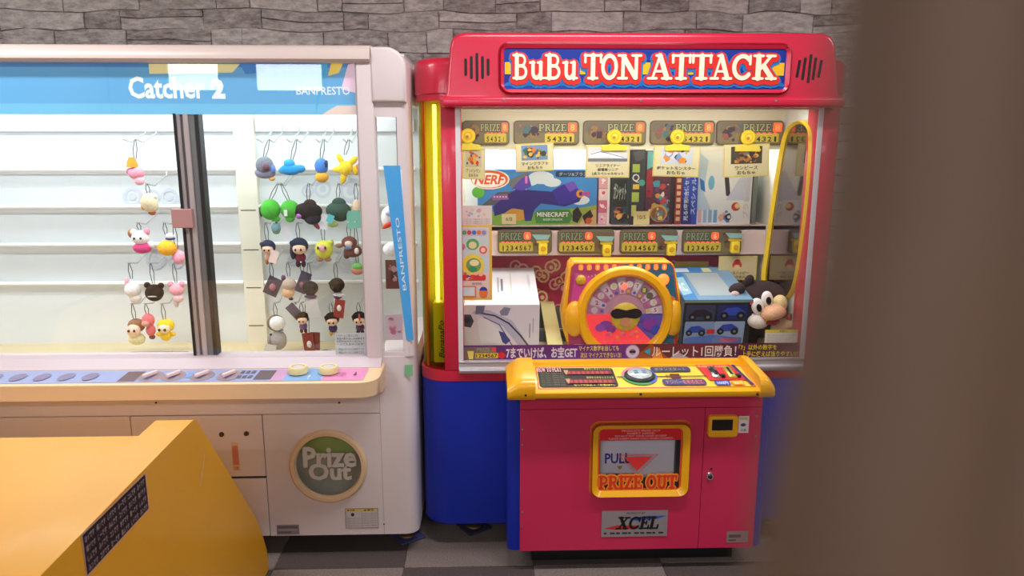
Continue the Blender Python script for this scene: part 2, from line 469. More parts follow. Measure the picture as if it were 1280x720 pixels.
def wallmat():
    m = bpy.data.materials.new('ledge_stone_wall'); m.use_nodes = True
    nt = m.node_tree; b = nt.nodes['Principled BSDF']; b.inputs['Roughness'].default_value = .85
    g = nt.nodes.new('ShaderNodeNewGeometry'); sx = nt.nodes.new('ShaderNodeSeparateXYZ'); cx = nt.nodes.new('ShaderNodeCombineXYZ')
    nt.links.new(g.outputs['Position'], sx.inputs[0]); nt.links.new(sx.outputs[0], cx.inputs[0]); nt.links.new(sx.outputs[2], cx.inputs[1])
    n = nt.nodes.new('ShaderNodeTexNoise'); n.inputs['Scale'].default_value = 9; n.inputs['Detail'].default_value = 8
    nt.links.new(g.outputs['Position'], n.inputs['Vector'])
    ad = nt.nodes.new('ShaderNodeMixRGB'); ad.blend_type = 'ADD'; ad.inputs[0].default_value = .03
    nt.links.new(cx.outputs[0], ad.inputs[1]); nt.links.new(n.outputs['Color'], ad.inputs[2])
    br = nt.nodes.new('ShaderNodeTexBrick'); br.inputs['Scale'].default_value = 1; br.inputs['Brick Width'].default_value = .27; br.inputs['Row Height'].default_value = .085
    br.inputs['Mortar Size'].default_value = .003; br.inputs['Color1'].default_value = (*lin((156, 143, 139)), 1); br.inputs['Color2'].default_value = (*lin((206, 194, 190)), 1); br.inputs['Mortar'].default_value = (*lin((96, 86, 82)), 1)
    nt.links.new(ad.outputs[0], br.inputs['Vector'])
    mr = nt.nodes.new('ShaderNodeMixRGB'); mr.blend_type = 'OVERLAY'; mr.inputs[0].default_value = .7
    nt.links.new(br.outputs['Color'], mr.inputs[1]); nt.links.new(n.outputs['Fac'], mr.inputs[2]); nt.links.new(mr.outputs[0], b.inputs['Base Color'])
    bp = nt.nodes.new('ShaderNodeBump'); bp.inputs['Strength'].default_value = .5; bp.inputs['Distance'].default_value = .02
    nt.links.new(n.outputs['Fac'], bp.inputs['Height']); nt.links.new(bp.outputs[0], b.inputs['Normal'])
    return m
wb = struct(B().box(XL, XR, YB+.02, YB+.12, 0, ZC), 'wall_back', wallmat())
rd = random.Random(11)
zrow = [1.84]
while zrow[-1] < 2.45: zrow.append(zrow[-1]+rd.uniform(.06, .115))
wob = [[rd.uniform(-.014, .014) for _ in range(60)] for _ in zrow]
def bed(k, x):                       # uneven course line, shared by the stones above and below it
    t = (x+3.2)/.13; i = max(0, min(58, int(t))); f = t-i
    return zrow[k]+wob[k][i]*(1-f)+wob[k][i+1]*f
def stone(x0, x1, lo, hi):
    NX, NZ, e = 4, 2, .0010
    y0 = YB+.012-rd.uniform(.0, .010); tl = rd.uniform(-.010, .010)
    sk0, sk1 = rd.uniform(-.012, .012), rd.uniform(-.012, .012)
    V = []
    for jz in range(NZ+1):
        for ix in range(NX+1):
            fx, fz = ix/NX, jz/NZ
            x = x0+e+sk0*(fz-.5)*0+(x1-x0-2*e)*fx
            z0_, z1_ = lo(x)+e, hi(x)-e
            zz = z0_+(z1_-z0_)*fz
            rim_ = ix in (0, NX) or jz in (0, NZ)
            V.append((x, (YB+.006 if rim_ else y0)+rd.uniform(-.004, .004)*(0 if rim_ else 1)+tl*(fz-.5)*(0 if rim_ else 1), zz))
    # a second ring just inside the rim keeps the faces broad and the arris crisp
    W_ = NX+1
    b = B()
    inner = []
    for jz in range(NZ+1):
        for ix in range(NX+1):
            x, y, zz = V[jz*W_+ix]
            d = .0022
            x2 = x+(d if ix == 0 else -d if ix == NX else 0); z2 = zz+(d*.8 if jz == 0 else -d*.8 if jz == NZ else 0)
            inner.append((x2+rd.uniform(-.002, .002), y0+rd.uniform(-.004, .004)+tl*(jz/NZ-.5), z2))
    fs = [(jz*W_+ix, jz*W_+ix+1, (jz+1)*W_+ix+1, (jz+1)*W_+ix) for jz in range(NZ) for ix in range(NX)]
    b.add(inner, fs)
    loop = [ix for ix in range(W_)]+[jz*W_+NX for jz in range(1, NZ+1)]+[NZ*W_+ix for ix in range(NX-1, -1, -1)]+[jz*W_ for jz in range(NZ-1, 0, -1)]
    n = len(loop)
    b.add([inner[i] for i in loop]+[(V[i][0], YB+.025, V[i][2]) for i in loop], [(i, (i+1) % n, n+(i+1) % n, n+i) for i in range(n)])
    b.build('stone', STONE, wb, False)
for k in range(len(zrow)-1):
    x = -2.75+rd.uniform(0, .2)
    while x < 2.9:
        w = rd.uniform(.11, .40)
        lo, hi = (lambda q_, k=k: bed(k, q_)), (lambda q_, k=k: bed(k+1, q_))
        if rd.random() < .28 and w > .16:      # two thin ones on top of each other
            f_ = rd.uniform(.38, .62); g_ = rd.uniform(-.1, .1)
            md = lambda q_, k=k, f_=f_, g_=g_, x=x, w=w: bed(k, q_)+(bed(k+1, q_)-bed(k, q_))*(f_+g_*((q_-x)/w-.5))
            stone(x, x+w, lo, md); stone(x, x+w, md, hi)
        else: stone(x, x+w, lo, hi)
        x += w
PLAST = mat((196, 190, 182), .8, name='plaster')
struct(B().box(XL-.1, XL, YF, YB, 0, ZC), 'wall_left', PLAST)
struct(B().box(XR, XR+.1, YF, YB, 0, ZC), 'wall_right', PLAST)
wf = struct(B().box(XL, XR, YF-.12, YF-.02, 0, ZC), 'wall_front', PLAST)
struct(B().box(XL, XR, YF, YB+.1, ZC, ZC+.08), 'ceiling', mat((205, 203, 198), .8))
# clerestory windows behind the viewer (their light lies on the fronts and glints in the glass)
SKYP = mat((236, 244, 255), .5, emit=LIGHTS['window'], name='daylit_window_glass')
FRM = mat((150, 150, 152), .5)
for n, (xc, w) in enumerate([(-3.25, .55), (-2.2, .72), (-1.15, .5)]):
    wo = struct(B().ring(rrect(xc-w/2-.04, xc+w/2+.04, 2.1, 2.58, .002), rrect(xc-w/2, xc+w/2, 2.14, 2.54, .002), YF+.03, YF-.02), 'window_%d' % (n+1), FRM)
    B().box(xc-w/2, xc+w/2, YF-.015, YF-.005, 2.14, 2.54).build('window_pane', SKYP, wo)
# ceiling lamps
for n, (x, y) in enumerate([(-1.9, 1.9), (.4, 1.9), (2.7, 1.9), (-1.9, -1.7), (.4, -1.7), (2.7, -1.7)]):
    lp = thing('ceiling_lamp', 'long white fluorescent ceiling lamp, %s' % ['above the yellow cabinet', 'above the red machine', 'right of the red machine', 'behind the viewer on the left', 'behind the viewer', 'behind the viewer on the right'][n], 'lamp', (x, y, ZC-.06), 'ceiling lamps')
    B().box(x-.62, x+.62, y-.1, y+.1, ZC-.05, ZC-.001, bev=.008).build('housing', WHITE, lp)
    B().tube([(x-.58, y, ZC-.07), (x+.58, y, ZC-.07)], .016).build('fluorescent_tube', TUBE, lp, True)
    area('lamp_light', (x, y, ZC-.1), 1.15, .16, LIGHTS['ceil'], (1, .95, .95), parent=lp)

# ------------------------------------------------------------------ the red button-attack prize machine
F, PF = 2.75, 2.56
RX0, RX1 = -.268, 1.335           # outer sides
RM = thing('prize_game_machine', 'large red, yellow and blue prize machine with a lettered top sign and glass window', 'arcade machine', (.53, 3.1, 0))
# cabinet shell
WX0, WX1 = -.106, 1.212           # window opening
B().box(RX0+.01, RX1-.01, 3.44, 3.62, .1, 1.86, bev=.02).build('back_panel', RED, RM, True)
b = B()
b.sweepz([(RX0, 2.86)]+arc(RX0+.11, F+.11, .11, 180, 270, 8)+[(RX1-.11, F)]+arc(RX1-.11, F+.11, .11, 270, 360, 8)+[(RX1, 2.86), (RX1, 3.6), (RX0, 3.6)], .1, .70)
b.build('blue_base', BLUE, RM, True)
b = B()
b.sweepz([(RX0, 2.86)]+arc(RX0+.11, F+.11, .112, 180, 270, 8)+[(RX1-.11, F-.002)]+arc(RX1-.11, F+.11, .112, 270, 360, 8)+[(RX1, 2.86), (RX1, 3.6), (RX0, 3.6)], .70, .742)
b.build('lower_frame_rail', RED, RM, True)
# top block with rounded corners behind the sign housing
b = B().sweepz([(RX0-.004, 2.9)]+arc(RX0+.12, F+.13, .125, 180, 270, 8)+[(RX1-.12, F+.005)]+arc(RX1-.12, F+.13, .125, 270, 360, 8)+[(RX1+.004, 2.9), (RX1, 3.6), (RX0, 3.6)], 1.752, 1.775)
base_ = [(RX0-.004, 2.9)]+arc(RX0+.12, F+.13, .125, 180, 270, 8)+[(RX1-.12, F+.005)]+arc(RX1-.12, F+.13, .125, 270, 360, 8)+[(RX1+.004, 2.9), (RX1, 3.6), (RX0, 3.6)]
cx_, cy_ = (RX0+RX1)/2, 3.2
lv = [(1.752, .004), (1.775, .004), (1.778, 0), (1.875, 0), (1.890, .004), (1.899, .012), (1.903, .024)]
nb = len(base_); vs = [(cx_+(x-cx_)*(1-d_/.8), cy_+(y-cy_)*(1-d_/.42), z_) for z_, d_ in lv for x, y in base_]
b = B().add(vs, [tuple(range(nb)), tuple(range(len(vs)-1, len(vs)-nb-1, -1))]+[(k_*nb+i_, k_*nb+(i_+1) % nb, (k_+1)*nb+(i_+1) % nb, (k_+1)*nb+i_) for k_ in range(len(lv)-1) for i_ in range(nb)])
b.build('corner_block', RED, RM, True)
# sign housing
YS = 2.69
hp = pxpoly([(549, 127), (558, 116), (562, 60), (564, 50), (570, 43), (580, 40), (1030, 41), (1039, 44), (1044, 51), (1046, 60), (1049, 116), (1058, 128)], YS)
B().slab(hp, YS, 3.05, bev=.016, seg=4).build('sign_housing', RED, RM, True)
B().box(P(551, 128, YS).x, P(1056, 128, YS).x, YS-.012, 2.8, P(800, 134, YS).z, P(800, 121, YS).z, bev=.011, seg=3).build('sign_ledge', RED, RM, True)
for x, y in ((630, 125), (801, 126), (970, 126)):
    c = P(x, y, YS-.012); B().lathe([(0, -.003), (.004, -.003), (.005, .002), (0, .004)], c, n=10).build('screw', CHROME, RM, True)
def rpx(x0, y0, x1, y1, Y, r, n=5):
    X0, X1, Z0, Z1 = rc(x0, y0, x1, y1, Y); return rrect(X0, X1, Z0, Z1, r, n)
rim = B().ring(rpx(622, 52, 990, 119, YS, .04), rpx(626, 56, 986, 116, YS, .034), YS+.002, YS+.03, yi=YS-.014)
rim.ring(rpx(626, 56, 986, 116, YS, .034), rpx(630, 61, 981, 112, YS, .012), YS-.014, YS+.03, yi=YS-.008)
rim.build('sign_rim', RED, RM, True)
X0, X1, Z0, Z1 = rc(628, 60, 983, 113, YS)
sp = B().box(X0, X1, YS-.004, YS+.02, Z0, Z1).build('sign_panel', mat((14, 52, 160), .3), RM)
pr = printY(630, 61, 981, 112, YS-.004)
YL, RD, CRM, LBL = (250, 190, 20), (226, 40, 30), (255, 240, 214), (20, 120, 200)
pr.rect(630, 61, 981, 112, (10, 44, 150))
for i in range(27): pr.disc(637+i*13, 108, 7.5, LBL, 5, keep=True)
pr.k += pr.step
pr.rect(630, 107.5, 981, 112, (8, 60, 165))
for a, c in ((631, 639), (724, 731), (799, 812), (857, 866)): pr.rect(a, 78, c, 93, YL)
pr.poly([(962, 86), (970, 78), (980, 78), (980, 94), (970, 94)], YL)
pr.disc(933, 84, 6, (0, 150, 215)); pr.disc(888, 86, 5, (0, 150, 215))
GL = [('B', 641, 660), ('u', 661, 680), ('B', 681, 701), ('u', 702, 721), ('T', 729, 751), ('O', 750, 771), ('N', 771, 800), ('A', 809, 838), ('T', 838, 862), ('T', 863, 888), ('A', 887, 913), ('C', 913, 938), ('K', 940, 969)]
for ch, a, c in GL: pr.slabtext(ch, a, 70, c, 101, LBL, .21, dy=2); pr.k -= pr.step
pr.k += pr.step
for ch, a, c in GL: pr.slabtext(ch, a, 69, c, 100.5, RD, .14, dy=1); pr.k -= pr.step
pr.k += pr.step
for ch, a, c in GL: pr.slabtext(ch, a, 68, c, 99.5, CRM, .004); pr.k -= pr.step
pr.build('sign_lettering', sp, 'cream slab-serif words BuBu TON ATTACK outlined in red')
for x, y0, y1 in ((582, 73, 95), (589, 70, 99), (596, 66, 102), (603, 70, 99), (610, 73, 95)):
    a, c = P(x, y0, YS-.0006), P(x, y1, YS-.0006)
    B().slab(rrect(a.x-.005, a.x+.005, c.z, a.z, .005, 3), YS-.0008, YS+.01).build('speaker_slot', BLACK, RM)
for x, y0, y1 in ((998, 75, 97), (1005, 72, 100), (1012, 68, 104), (1018, 72, 100), (1025, 75, 97)):
    a, c = P(x+2, y0, YS-.0006), P(x-2, y1, YS-.0006)
    B().slab([(c.x-.005, c.z), (c.x+.005, c.z), (a.x+.005, a.z), (a.x-.005, a.z)], YS-.0008, YS+.01).build('speaker_slot', BLACK, RM)
# red posts and window frame
for xa, xb in ((-.172, -.098), (1.204, 1.285)):
    B().box(xa, xb, F-.004, F+.09, .7425, 1.7515, bev=.006).build('red_post', RED, RM, True)
fo = [(-.118, .735), (1.222, .735), (1.222, 1.742), (-.118, 1.742)]
fi = [(-.1, .781), (1.205, .781), (1.205, 1.722), (-.1, 1.722)]
B().ring(fo, fi, F-.008, F+.03).build('window_frame', mat((232, 226, 232), .35, .2), RM)
B().box(-.118, 1.222, F-.02, F+.0, .735, .752, bev=.004).box(-.118, 1.222, F-.016, F+.0, .774, .783, bev=.003).build('window_track', SILV, RM, True)
B().box(-.101, 1.206, F+.012, F+.018, .78, 1.723).build('window_glass', glass(), RM)
# lit yellow corner tubes
for k, (xa, sgn) in enumerate(((-.262, 1), (1.329, -1))):
    pf = []
    A0 = arc(0, 0, .105, 180, 270, 10); A1 = arc(0, 0, .099, 270, 180, 10)
    cx = xa+sgn*.105
    pf = [(cx+sgn*p[0], F+.115+p[1]) for p in A0+A1]
    B().sweepz(pf, .742, 1.753).build('corner_cover', glass((234, 234, 150), 1.25, 'yellow_acrylic'), RM, True, label='clear yellow curved corner cover')
    B().box(min(xa, xa+sgn*.1), max(xa, xa+sgn*.1), F+.125, F+.135, .742, 1.753).build('corner_backing', mat((214, 220, 120), .5), RM)
    xt = xa+sgn*.064
    B().tube([(xt, F+.07, .95), (xt, F+.07, 1.74)], .007, 10).build('corner_lamp_tube', mat((246, 255, 200), .5, emit=LIGHTS['corner']), RM, True)
    X = sorted((xa+sgn*.045, xa+sgn*.098))
    B().box(X[0], X[1], F+.045, F+.12, .76, 1.0, bev=.006).build('ballast_box', mat((240, 226, 120), .5), RM, True)
    X = sorted((xa+sgn*.018, xa+sgn*.028))
    B().box(X[0], X[1], F+.06, F+.12, .745, 1.75).build('orange_strip', mat((226, 110, 30), .5), RM)
    pr = Print((0, 0, 10, 40), (xa+sgn*(.06 if sgn > 0 else .09), F+.0445, .93), (xa+sgn*(.09 if sgn > 0 else .06), F+.0445, .93), (xa+sgn*(.06 if sgn > 0 else .09), F+.0445, .78))
    pr.text('BananaPo', 2, 0, 9, 40, (50, 46, 20), .01, .3, True); pr.build('ballast_print', RM)
# inner shell
B().box(WX0-.006, WX1+.006, 3.39, 3.43, .74, 1.80).build('inner_back_board', mat((236, 238, 236), .6), RM)
B().box(WX0-.012, WX0, F+.03, 3.4, .74, 1.80).build('inner_side_board', INCREAM, RM)
B().box(WX1, WX1+.012, F+.03, 3.4, .74, 1.80).build('inner_side_board', mat((216, 224, 214), .6), RM)
B().box(WX0, WX1, F+.03, 3.4, 1.795, 1.81).build('inner_top_board', WHITE2, RM)
B().box(WX0, WX1, F+.03, 3.4, .742, .756).build('inner_floor', INCREAM, RM)
for y, zz in ((2.81, 1.757), (3.3, 1.70)):
    B().tube([(WX0+.05, y, zz), (WX1-.05, y, zz)], .012, 8).build('lamp_tube', TUBE, RM, True)
area('red_machine_lamp', (.55, 2.83, 1.742), 1.2, .04, LIGHTS['red_front'], (1, 1, .95), rot=(math.radians(18), 0, 0), parent=RM)
area('red_machine_lamp', (.55, 3.3, 1.685), 1.15, .05, LIGHTS['red_back'], (.93, 1, 1), parent=RM)
YU, YM = 3.08, 3.2
B().box(WX0, WX1, YU, YU+.02, P(760, 187, YU).z, 1.795).build('upper_display_band', INCREAM, RM)
zs = P(760, 282, YM).z
B().box(WX0, WX1, YM, 3.39, zs-.02, zs).box(WX0, WX1, YM, YM+.02, P(760, 319, YM).z, zs, bev=.003).build('prize_shelf', mat((236, 214, 214), .5), RM)
# prize plaques
LED = mat((255, 70, 50), .4, emit=1.6, name='lit_red_led')
def plaque(x0, y0, x1, y1, Y, upper, num, seed):
    po = rpx(x0, y0, x1, y1, Y-.014, .016, 4)
    o = B().slab(po, Y-.014, Y, bev=.004, seg=2).build('prize_plaque', mat((104, 92, 74), .4), RM, True)
    q = printY(x0, y0, x1, y1, Y-.014)
    w = x1-x0; h = y1-y0
    q.rect(x0+1.5, y0+1.5, x1-1.5, y1-1.5, (126, 116, 80), 4)
    q.rect(x0+2.5, y0+2.5, x1-2.5, y0+h*.5, (112, 104, 84), 3)
    if upper:
        q.blobs(x0+3, y0+3, x0+w*.4, y1-3, [(120, 90, 70), (150, 80, 70), (70, 110, 110), (60, 40, 50), (150, 120, 60)], 16, 2, 7, seed)
        q.slabtext('PRIZE', x0+w*.38, y0+4.5, x0+w*.8, y0+h*.44, (66, 58, 30), .07); q.slabtext('PRIZE', x0+w*.38, y0+4.5, x0+w*.8, y0+h*.44, (176, 184, 120))
        q.rect(x1-w*.17, y0+3, x1-w*.04, y0+h*.47, mat((255, 104, 50), .4, emit=.5), 1.5)
        q.text(num, x1-w*.14, y0+5, x1-w*.07, y0+h*.42, (255, 200, 120))
        n = 5; a0 = x0+w*.5
    else:
        q.blobs(x0+w*.64, y0+3, x1-3, y1-3, [(120, 90, 70), (150, 80, 70), (70, 140, 150), (60, 40, 50), (110, 120, 60)], 14, 2, 6, seed)
        q.slabtext('PRIZE', x0+w*.05, y0+4, x0+w*.44, y0+h*.42, (60, 60, 40), .07); q.slabtext('PRIZE', x0+w*.05, y0+4, x0+w*.44, y0+h*.42, (150, 176, 140))
        q.rect(x0+w*.48, y0+3, x0+w*.61, y0+h*.42, mat((255, 104, 50), .4, emit=.5), 3)
        q.text(num, x0+w*.52, y0+4.5, x0+w*.57, y0+h*.38, (255, 230, 200))
        n = 7; a0 = x0+w*.06
    stp = w*.082
    q.rect(a0-2, y0+h*.54, a0+n*stp+1, y1-3, (206, 190, 60), 1)
    for i in range(n):
        d = str(i+1) if not upper else str(n-i)
        nw = 1.4 if d == '1' else 0; q.text(d, a0+i*stp+.8+nw, y0+h*.66, a0+i*stp+stp-1.2-nw*.6, y1-4, (50, 30, 10), .02)
    k = q.k
    q.build('plaque_print', o)
    q = printY(x0, y0, x1, y1, Y-.016)
    for i in range(n): q.disc(a0+i*stp+stp/2, y0+h*.56, stp*.36, LED, h*.07, n=8, keep=True)
    q.build('indicator_lights', o)
for i, (a, c) in enumerate(((556, 637), (642, 724), (729, 808), (813, 894), (896, 980))):
    if i == 0: a = 578
    plaque(a, 150.5, c, 181, YU, True, '8', i)
for i, (a, c) in enumerate(((622, 690), (697, 768), (775, 847), (853, 927))): plaque(a, 287, c, 317, YM, False, '6', 20+i)
# yellow card clips on the upper band and holders on the shelf edge
def clip(x, y, Y):
    c = P(x, y, Y-.03)
    o = B().lathe([(0, -.012), (.024, -.012), (.030, -.006), (.030, .004), (0, .012)], c, n=18).build('card_clip', mat((250, 220, 40), .35), RM, True)
    q = Print((-1, -1, 1, 1), c+Vector((-.03, -.0122, .03)), c+Vector((.03, -.0122, .03)), c+Vector((-.03, -.0122, -.03)))
    q.disc(0, 0, .62, (236, 190, 20)); q.disc(0, -.05, .34, (250, 226, 90)); q.disc(-.1, .1, .22, (180, 130, 20)); q.build('clip_emblem', o)
    B().slab([(c.x-.05, c.z-.035), (c.x-.02, c.z-.03), (c.x, c.z-.02), (c.x+.02, c.z-.03), (c.x+.05, c.z-.035), (c.x+.05, c.z-.055), (c.x-.05, c.z-.055)], c.y-.004, c.y+.004).build('clip_bow', mat((240, 220, 70), .4), o)
for x, y in ((585, 170), (768, 171), (847, 171), (935, 172)): clip(x, y, YU)
for x, y in ((679, 311), (759, 313), (840, 312), (920, 309)):
    c = P(x, y, YM-.04)
    b = B().box(c.x-.019, c.x+.019, c.y, c.y+.03, c.z-.028, c.z+.024, bev=.006).box(c.x-.028, c.x+.024, c.y+.005, c.y+.04, c.z+.024, c.z+.034, bev=.003)
    o = b.build('card_holder', mat((250, 224, 50), .35), RM, True)
    B().lathe([(0, -.004), (.010, -.003), (.012, .0), (0, .002)], (c.x, c.y, c.z), n=12).build('holder_emblem', mat((222, 168, 20), .4), o, True)
    B().slab([(c.x-.03, c.z+.04), (c.x+.02, c.z+.04), (c.x+.03, c.z+.06), (c.x-.05, c.z+.062)], c.y-.002, c.y+.002).build('holder_flag', mat((150, 200, 196), .4), o)
# pink patterned board behind the lower prizes
X0, X1 = WX0+.002, WX1-.002
z1 = P(760, 320, 3.385).z
lb = B().box(X0, X1, 3.378, 3.389, .76, z1).build('pattern_board', mat((206, 60, 104), .6), RM)
q = Print((0, 0, 132, 30), (X0, 3.378, z1), (X1, 3.378, z1), (X0, 3.378, z1-.32))
rd = random.Random(3)
for i in range(120):
    cx, cy = rd.uniform(3, 129), rd.uniform(3, 27); r = rd.uniform(1.6, 3)
    c1, c2 = rd.choice([((240, 190, 200), (206, 60, 104)), ((170, 60, 130), (230, 150, 180)), ((236, 170, 180), (190, 40, 70)), ((236, 214, 170), (206, 70, 100))])
    q.disc(cx, cy, r, c1, n=10); q.disc(cx, cy, r*.7, c2, n=9); q.disc(cx+.3, cy+.2, r*.35, c1, n=7)
q.rect(96, 2, 112, 26, (214, 198, 110)); q.rect(84, 3, 95, 12, (200, 190, 120))
q.build('board_print', lb)
# sloping slat deck
def deckz(y): return .768+(y-2.8)*.19
for i in range(12):
    xa = WX0+.02+i*.108
    b = B().box(xa, xa+.062, 2.79, 3.37, 0, .018)
    b.v = [Vector((v.x, v.y, v.z+deckz(v.y)-.018)) for v in b.v]
    b.build('deck_slat', mat((222, 214, 150), .5), RM)
for y in (2.86, 3.1, 3.33):
    B().box(WX0, WX1, y, y+.03, .757, deckz(y)-.019).build('deck_bearer', mat((90, 92, 90), .5), RM)
# mirror with yellow rim on the right inner side
XM = WX1-.003
mp = [PX(x, y, XM) for x, y in ((1002, 150), (1014, 158), (1017, 180), (1012, 250), (1003, 320), (994, 362), (980, 377), (966, 377), (957, 366), (955, 345), (959, 315), (968, 250), (979, 185), (987, 160))]
mo = []
for i in range(len(mp)):
    p0, p1, p2, p3 = mp[i-1], mp[i], mp[(i+1) % len(mp)], mp[(i+2) % len(mp)]
    for t_ in (0, .34, .67):
        v = .5*((2*p1)+(p2-p0)*t_+(2*p0-5*p1+4*p2-p3)*t_**2+(3*p1-p0-3*p2+p3)*t_**3); mo.append((v.y, v.z))
cy = sum(p[0] for p in mo)/len(mo); cz = sum(p[1] for p in mo)/len(mo)
mi_ = [(cy+(y-cy)*.86, cz+(zz-cz)*.965) for y, zz in mo]
b = B(); n = len(mo)
vs = [(XM, y, zz) for y, zz in mo]+[(XM-.016, (y*2+yi)/3, (zz*2+zi)/3) for (y, zz), (yi, zi) in zip(mo, mi_)]+[(XM-.004, y, zz) for y, zz in mi_]
b.add(vs, [(k*n+i, k*n+(i+1) % n, (k+1)*n+(i+1) % n, (k+1)*n+i) for k in range(2) for i in range(n)])
b.build('mirror_rim', mat((240, 206, 40), .35), RM, True)
B().add([(XM-.003, y, zz) for y, zz in mi_], [tuple(range(n))]).build('mirror_glass', mat((150, 140, 140), .06, 1), RM)

# control panel
ZF0, ZF1, ZB_ = P(800, 498, 2.48).z, P(800, 489, 2.48).z, P(800, 455, 2.71).z
CX0, CX1 = P(634, 480, 2.5).x, P(966, 480, 2.5).x
CI0, CI1 = .160, .955
prof = [(2.74, ZF0-.001), (2.49, ZF0-.001), (2.482, ZF0+.002), (2.478, ZF0+.008), (2.478, ZF1-.004), (2.486, ZF1+.002), (2.70, ZB_), (2.706, ZB_+.012), (2.735, ZB_+.014)]
B().sweepx(prof, CI0-.01, CI1+.01).build('control_panel_body', YEL, RM, True)
def cap(x0, x1, outer):
    b = B()
    pr0 = [(2.74, ZF0-.003), (2.485, ZF0-.003), (2.478, ZF0+.004)]+[(2.474, ZF0+.02)]+[(2.51-.036*math.cos(math.radians(a)), ZF1+.012+.036*math.sin(math.radians(a))) for a in range(0, 76, 15)]+[(2.66, ZB_+.032)]+[(2.70+.035*math.sin(math.radians(a)), ZB_-.003+.035*math.cos(math.radians(a))) for a in range(0, 91, 18)]
    n = len(pr0); cyy, czz = 2.62, .70
    rings = []
    K = 7
    for k in range(K+1):
        t = k/K
        a = t*math.pi/2
        # rounded towards the outer end and a short shoulder towards the panel
        x = outer-(outer-x0 if outer == x1 else outer-x1)*(1-t)
        s = 1.0 if k < 3 else 1-.42*(1-math.cos((k-3)/(K-3)*math.pi/2))
        rings.append([(x, y, zz if zz < ZF0 else (zz-ZF0)*s+ZF0) for y, zz in pr0])
    vs = [p for r in rings for p in r]
    fs = [tuple(range(n)), tuple(range(len(vs)-1, len(vs)-n-1, -1))]+[(k*n+i, k*n+(i+1) % n, (k+1)*n+(i+1) % n, (k+1)*n+i) for k in range(K) for i in range(n)]
    b.add(vs, fs)
    return b
cap(CX0, CI0, CX0).build('control_panel_cap', YEL, RM, True)
cap(CI1, CX1, CX1).build('control_panel_cap', YEL, RM, True)
for x, y in ((657, 494), (801, 493), (947, 493)):
    c = P(x, y, 2.476); B().lathe([(0, -.003), (.004, -.003), (.005, .002), (0, .003)], c, n=10).build('screw', BLACK, RM, True)
sl = lambda y: ZF1+.002+(y-2.486)/(2.70-2.486)*(ZB_-ZF1-.002)
yq0, yq1 = 2.688, 2.500
# print on the sloped face; coordinates: x 668..930, y 456..486
q = Print((668, 456, 935, 486), (CI0+.012, yq0, sl(yq0)), (CI1-.004, yq0, sl(yq0)), (CI0+.012, yq1, sl(yq1)))
q.rect(668, 456, 935, 486, (190, 40, 70), 1.5)
q.rect(669, 457, 934, 485, (246, 206, 60), 1.5)
q.rect(670, 458, 767, 484.5, (24, 18, 22), 4)
q.slabtext('HOW TO PLAY', 670, 457.2, 701, 463.6, (20, 8, 12), .1); q.slabtext('HOW TO PLAY', 670, 457.2, 701, 463.6, (255, 190, 190))
for i in range(6):
    q.text('ボタンをおして数字をとめる', 673, 465+i*3.1, 702, 467.2+i*3.1, (120, 120, 90))
for k, y in enumerate((463, 475)):
    q.text('数字をとめるとススメる', 730, y-4, 764, y-1, (200, 190, 60))
    q.rect(704, y, 764, y+5, (120, 30, 40), 1)
    for i in range(9): q.rect(708+i*6, y+.8, 711.5+i*6, y+4.2, (180, 60, 60), keep=True)
    q.k += q.step
    q.poly([(703, y-1), (709, y-1), (708, y+2), (706, y+6), (704, y+2)], (190, 150, 110))
q.text('モシ7で停止→「お宝GET!」', 712, 481.2, 762, 483.8, (230, 220, 60))
q.line([(768, 472), (781, 472)], 1, (30, 40, 120)); q.line([(816, 472), (886, 472)], 1, (40, 30, 40))
q.annulus(797, 471, 17, 22, (60, 150, 90), 24, 60, 180, sy=.55); q.annulus(797, 471, 17, 22, (70, 100, 190), 24, -60, 60, sy=.55); q.annulus(797, 471, 17, 22, (220, 120, 150), 24, 180, 300, sy=.55)
q.rect(815, 459, 866, 466, (46, 50, 90), 3); q.text('ボタンスタート', 820, 460.5, 860, 464.5, (150, 150, 110))
q.rect(822, 476, 876, 484, (46, 50, 110), 3.5); q.rect(848, 477, 874, 483, (130, 40, 80), 3); q.text('ナンバーをそろえて', 826, 477.5, 872, 482.5, (190, 140, 140))
q.rect(836, 469, 848, 475.5, (90, 20, 20)); q.text('数字', 830, 470, 836, 474, (90, 70, 20))
q.poly([(876, 457), (920, 457), (928, 478), (882, 478)], (210, 30, 40)); q.text('INSERT COIN', 878, 458, 916, 460.5, (250, 200, 120))
q.poly([(922, 457), (926, 457), (933, 485), (929, 485)], (60, 30, 110)); q.rect(886, 479, 905, 484.5, (40, 70, 170), 1.5); q.text('100円', 889, 480, 902, 484, (210, 220, 250)); q.rect(907, 479, 922, 484.5, (246, 150, 40)); q.text('500円', 909, 480, 920, 484, (255, 226, 140))
q.build('control_panel_print', RM)
c = q.pt(797, 471.5)
tn = (Vector((0, yq0, sl(yq0)))-Vector((0, yq1, sl(yq1)))).normalized(); tilt = Matrix.Rotation(math.atan2(tn.z, tn.y), 3, 'X')
o = B().lathe([(0, 0), (.056, 0), (.056, .003), (.05, .007), (.046, .007), (0, .007)], c, 'z', 28).rot(tilt, c).build('button_collar', BLACK, RM, True)
B().lathe([(0, .005), (.044, .005), (.045, .010), (.04, .014), (.02, .017), (0, .018)], c, 'z', 28).rot(tilt, c).build('push_button', mat((196, 206, 206), .2, .3), o, True)
b = B()
for dx, dy in ((-.014, .006), (.014, .006), (-.014, -.010), (.014, -.010)): b.ball(c+Vector((dx, dy, .0165)), (.010, .007, .003), nu=10, nv=5)
b.rot(tilt, c).build('button_emblem', mat((60, 130, 170), .4), o, True)
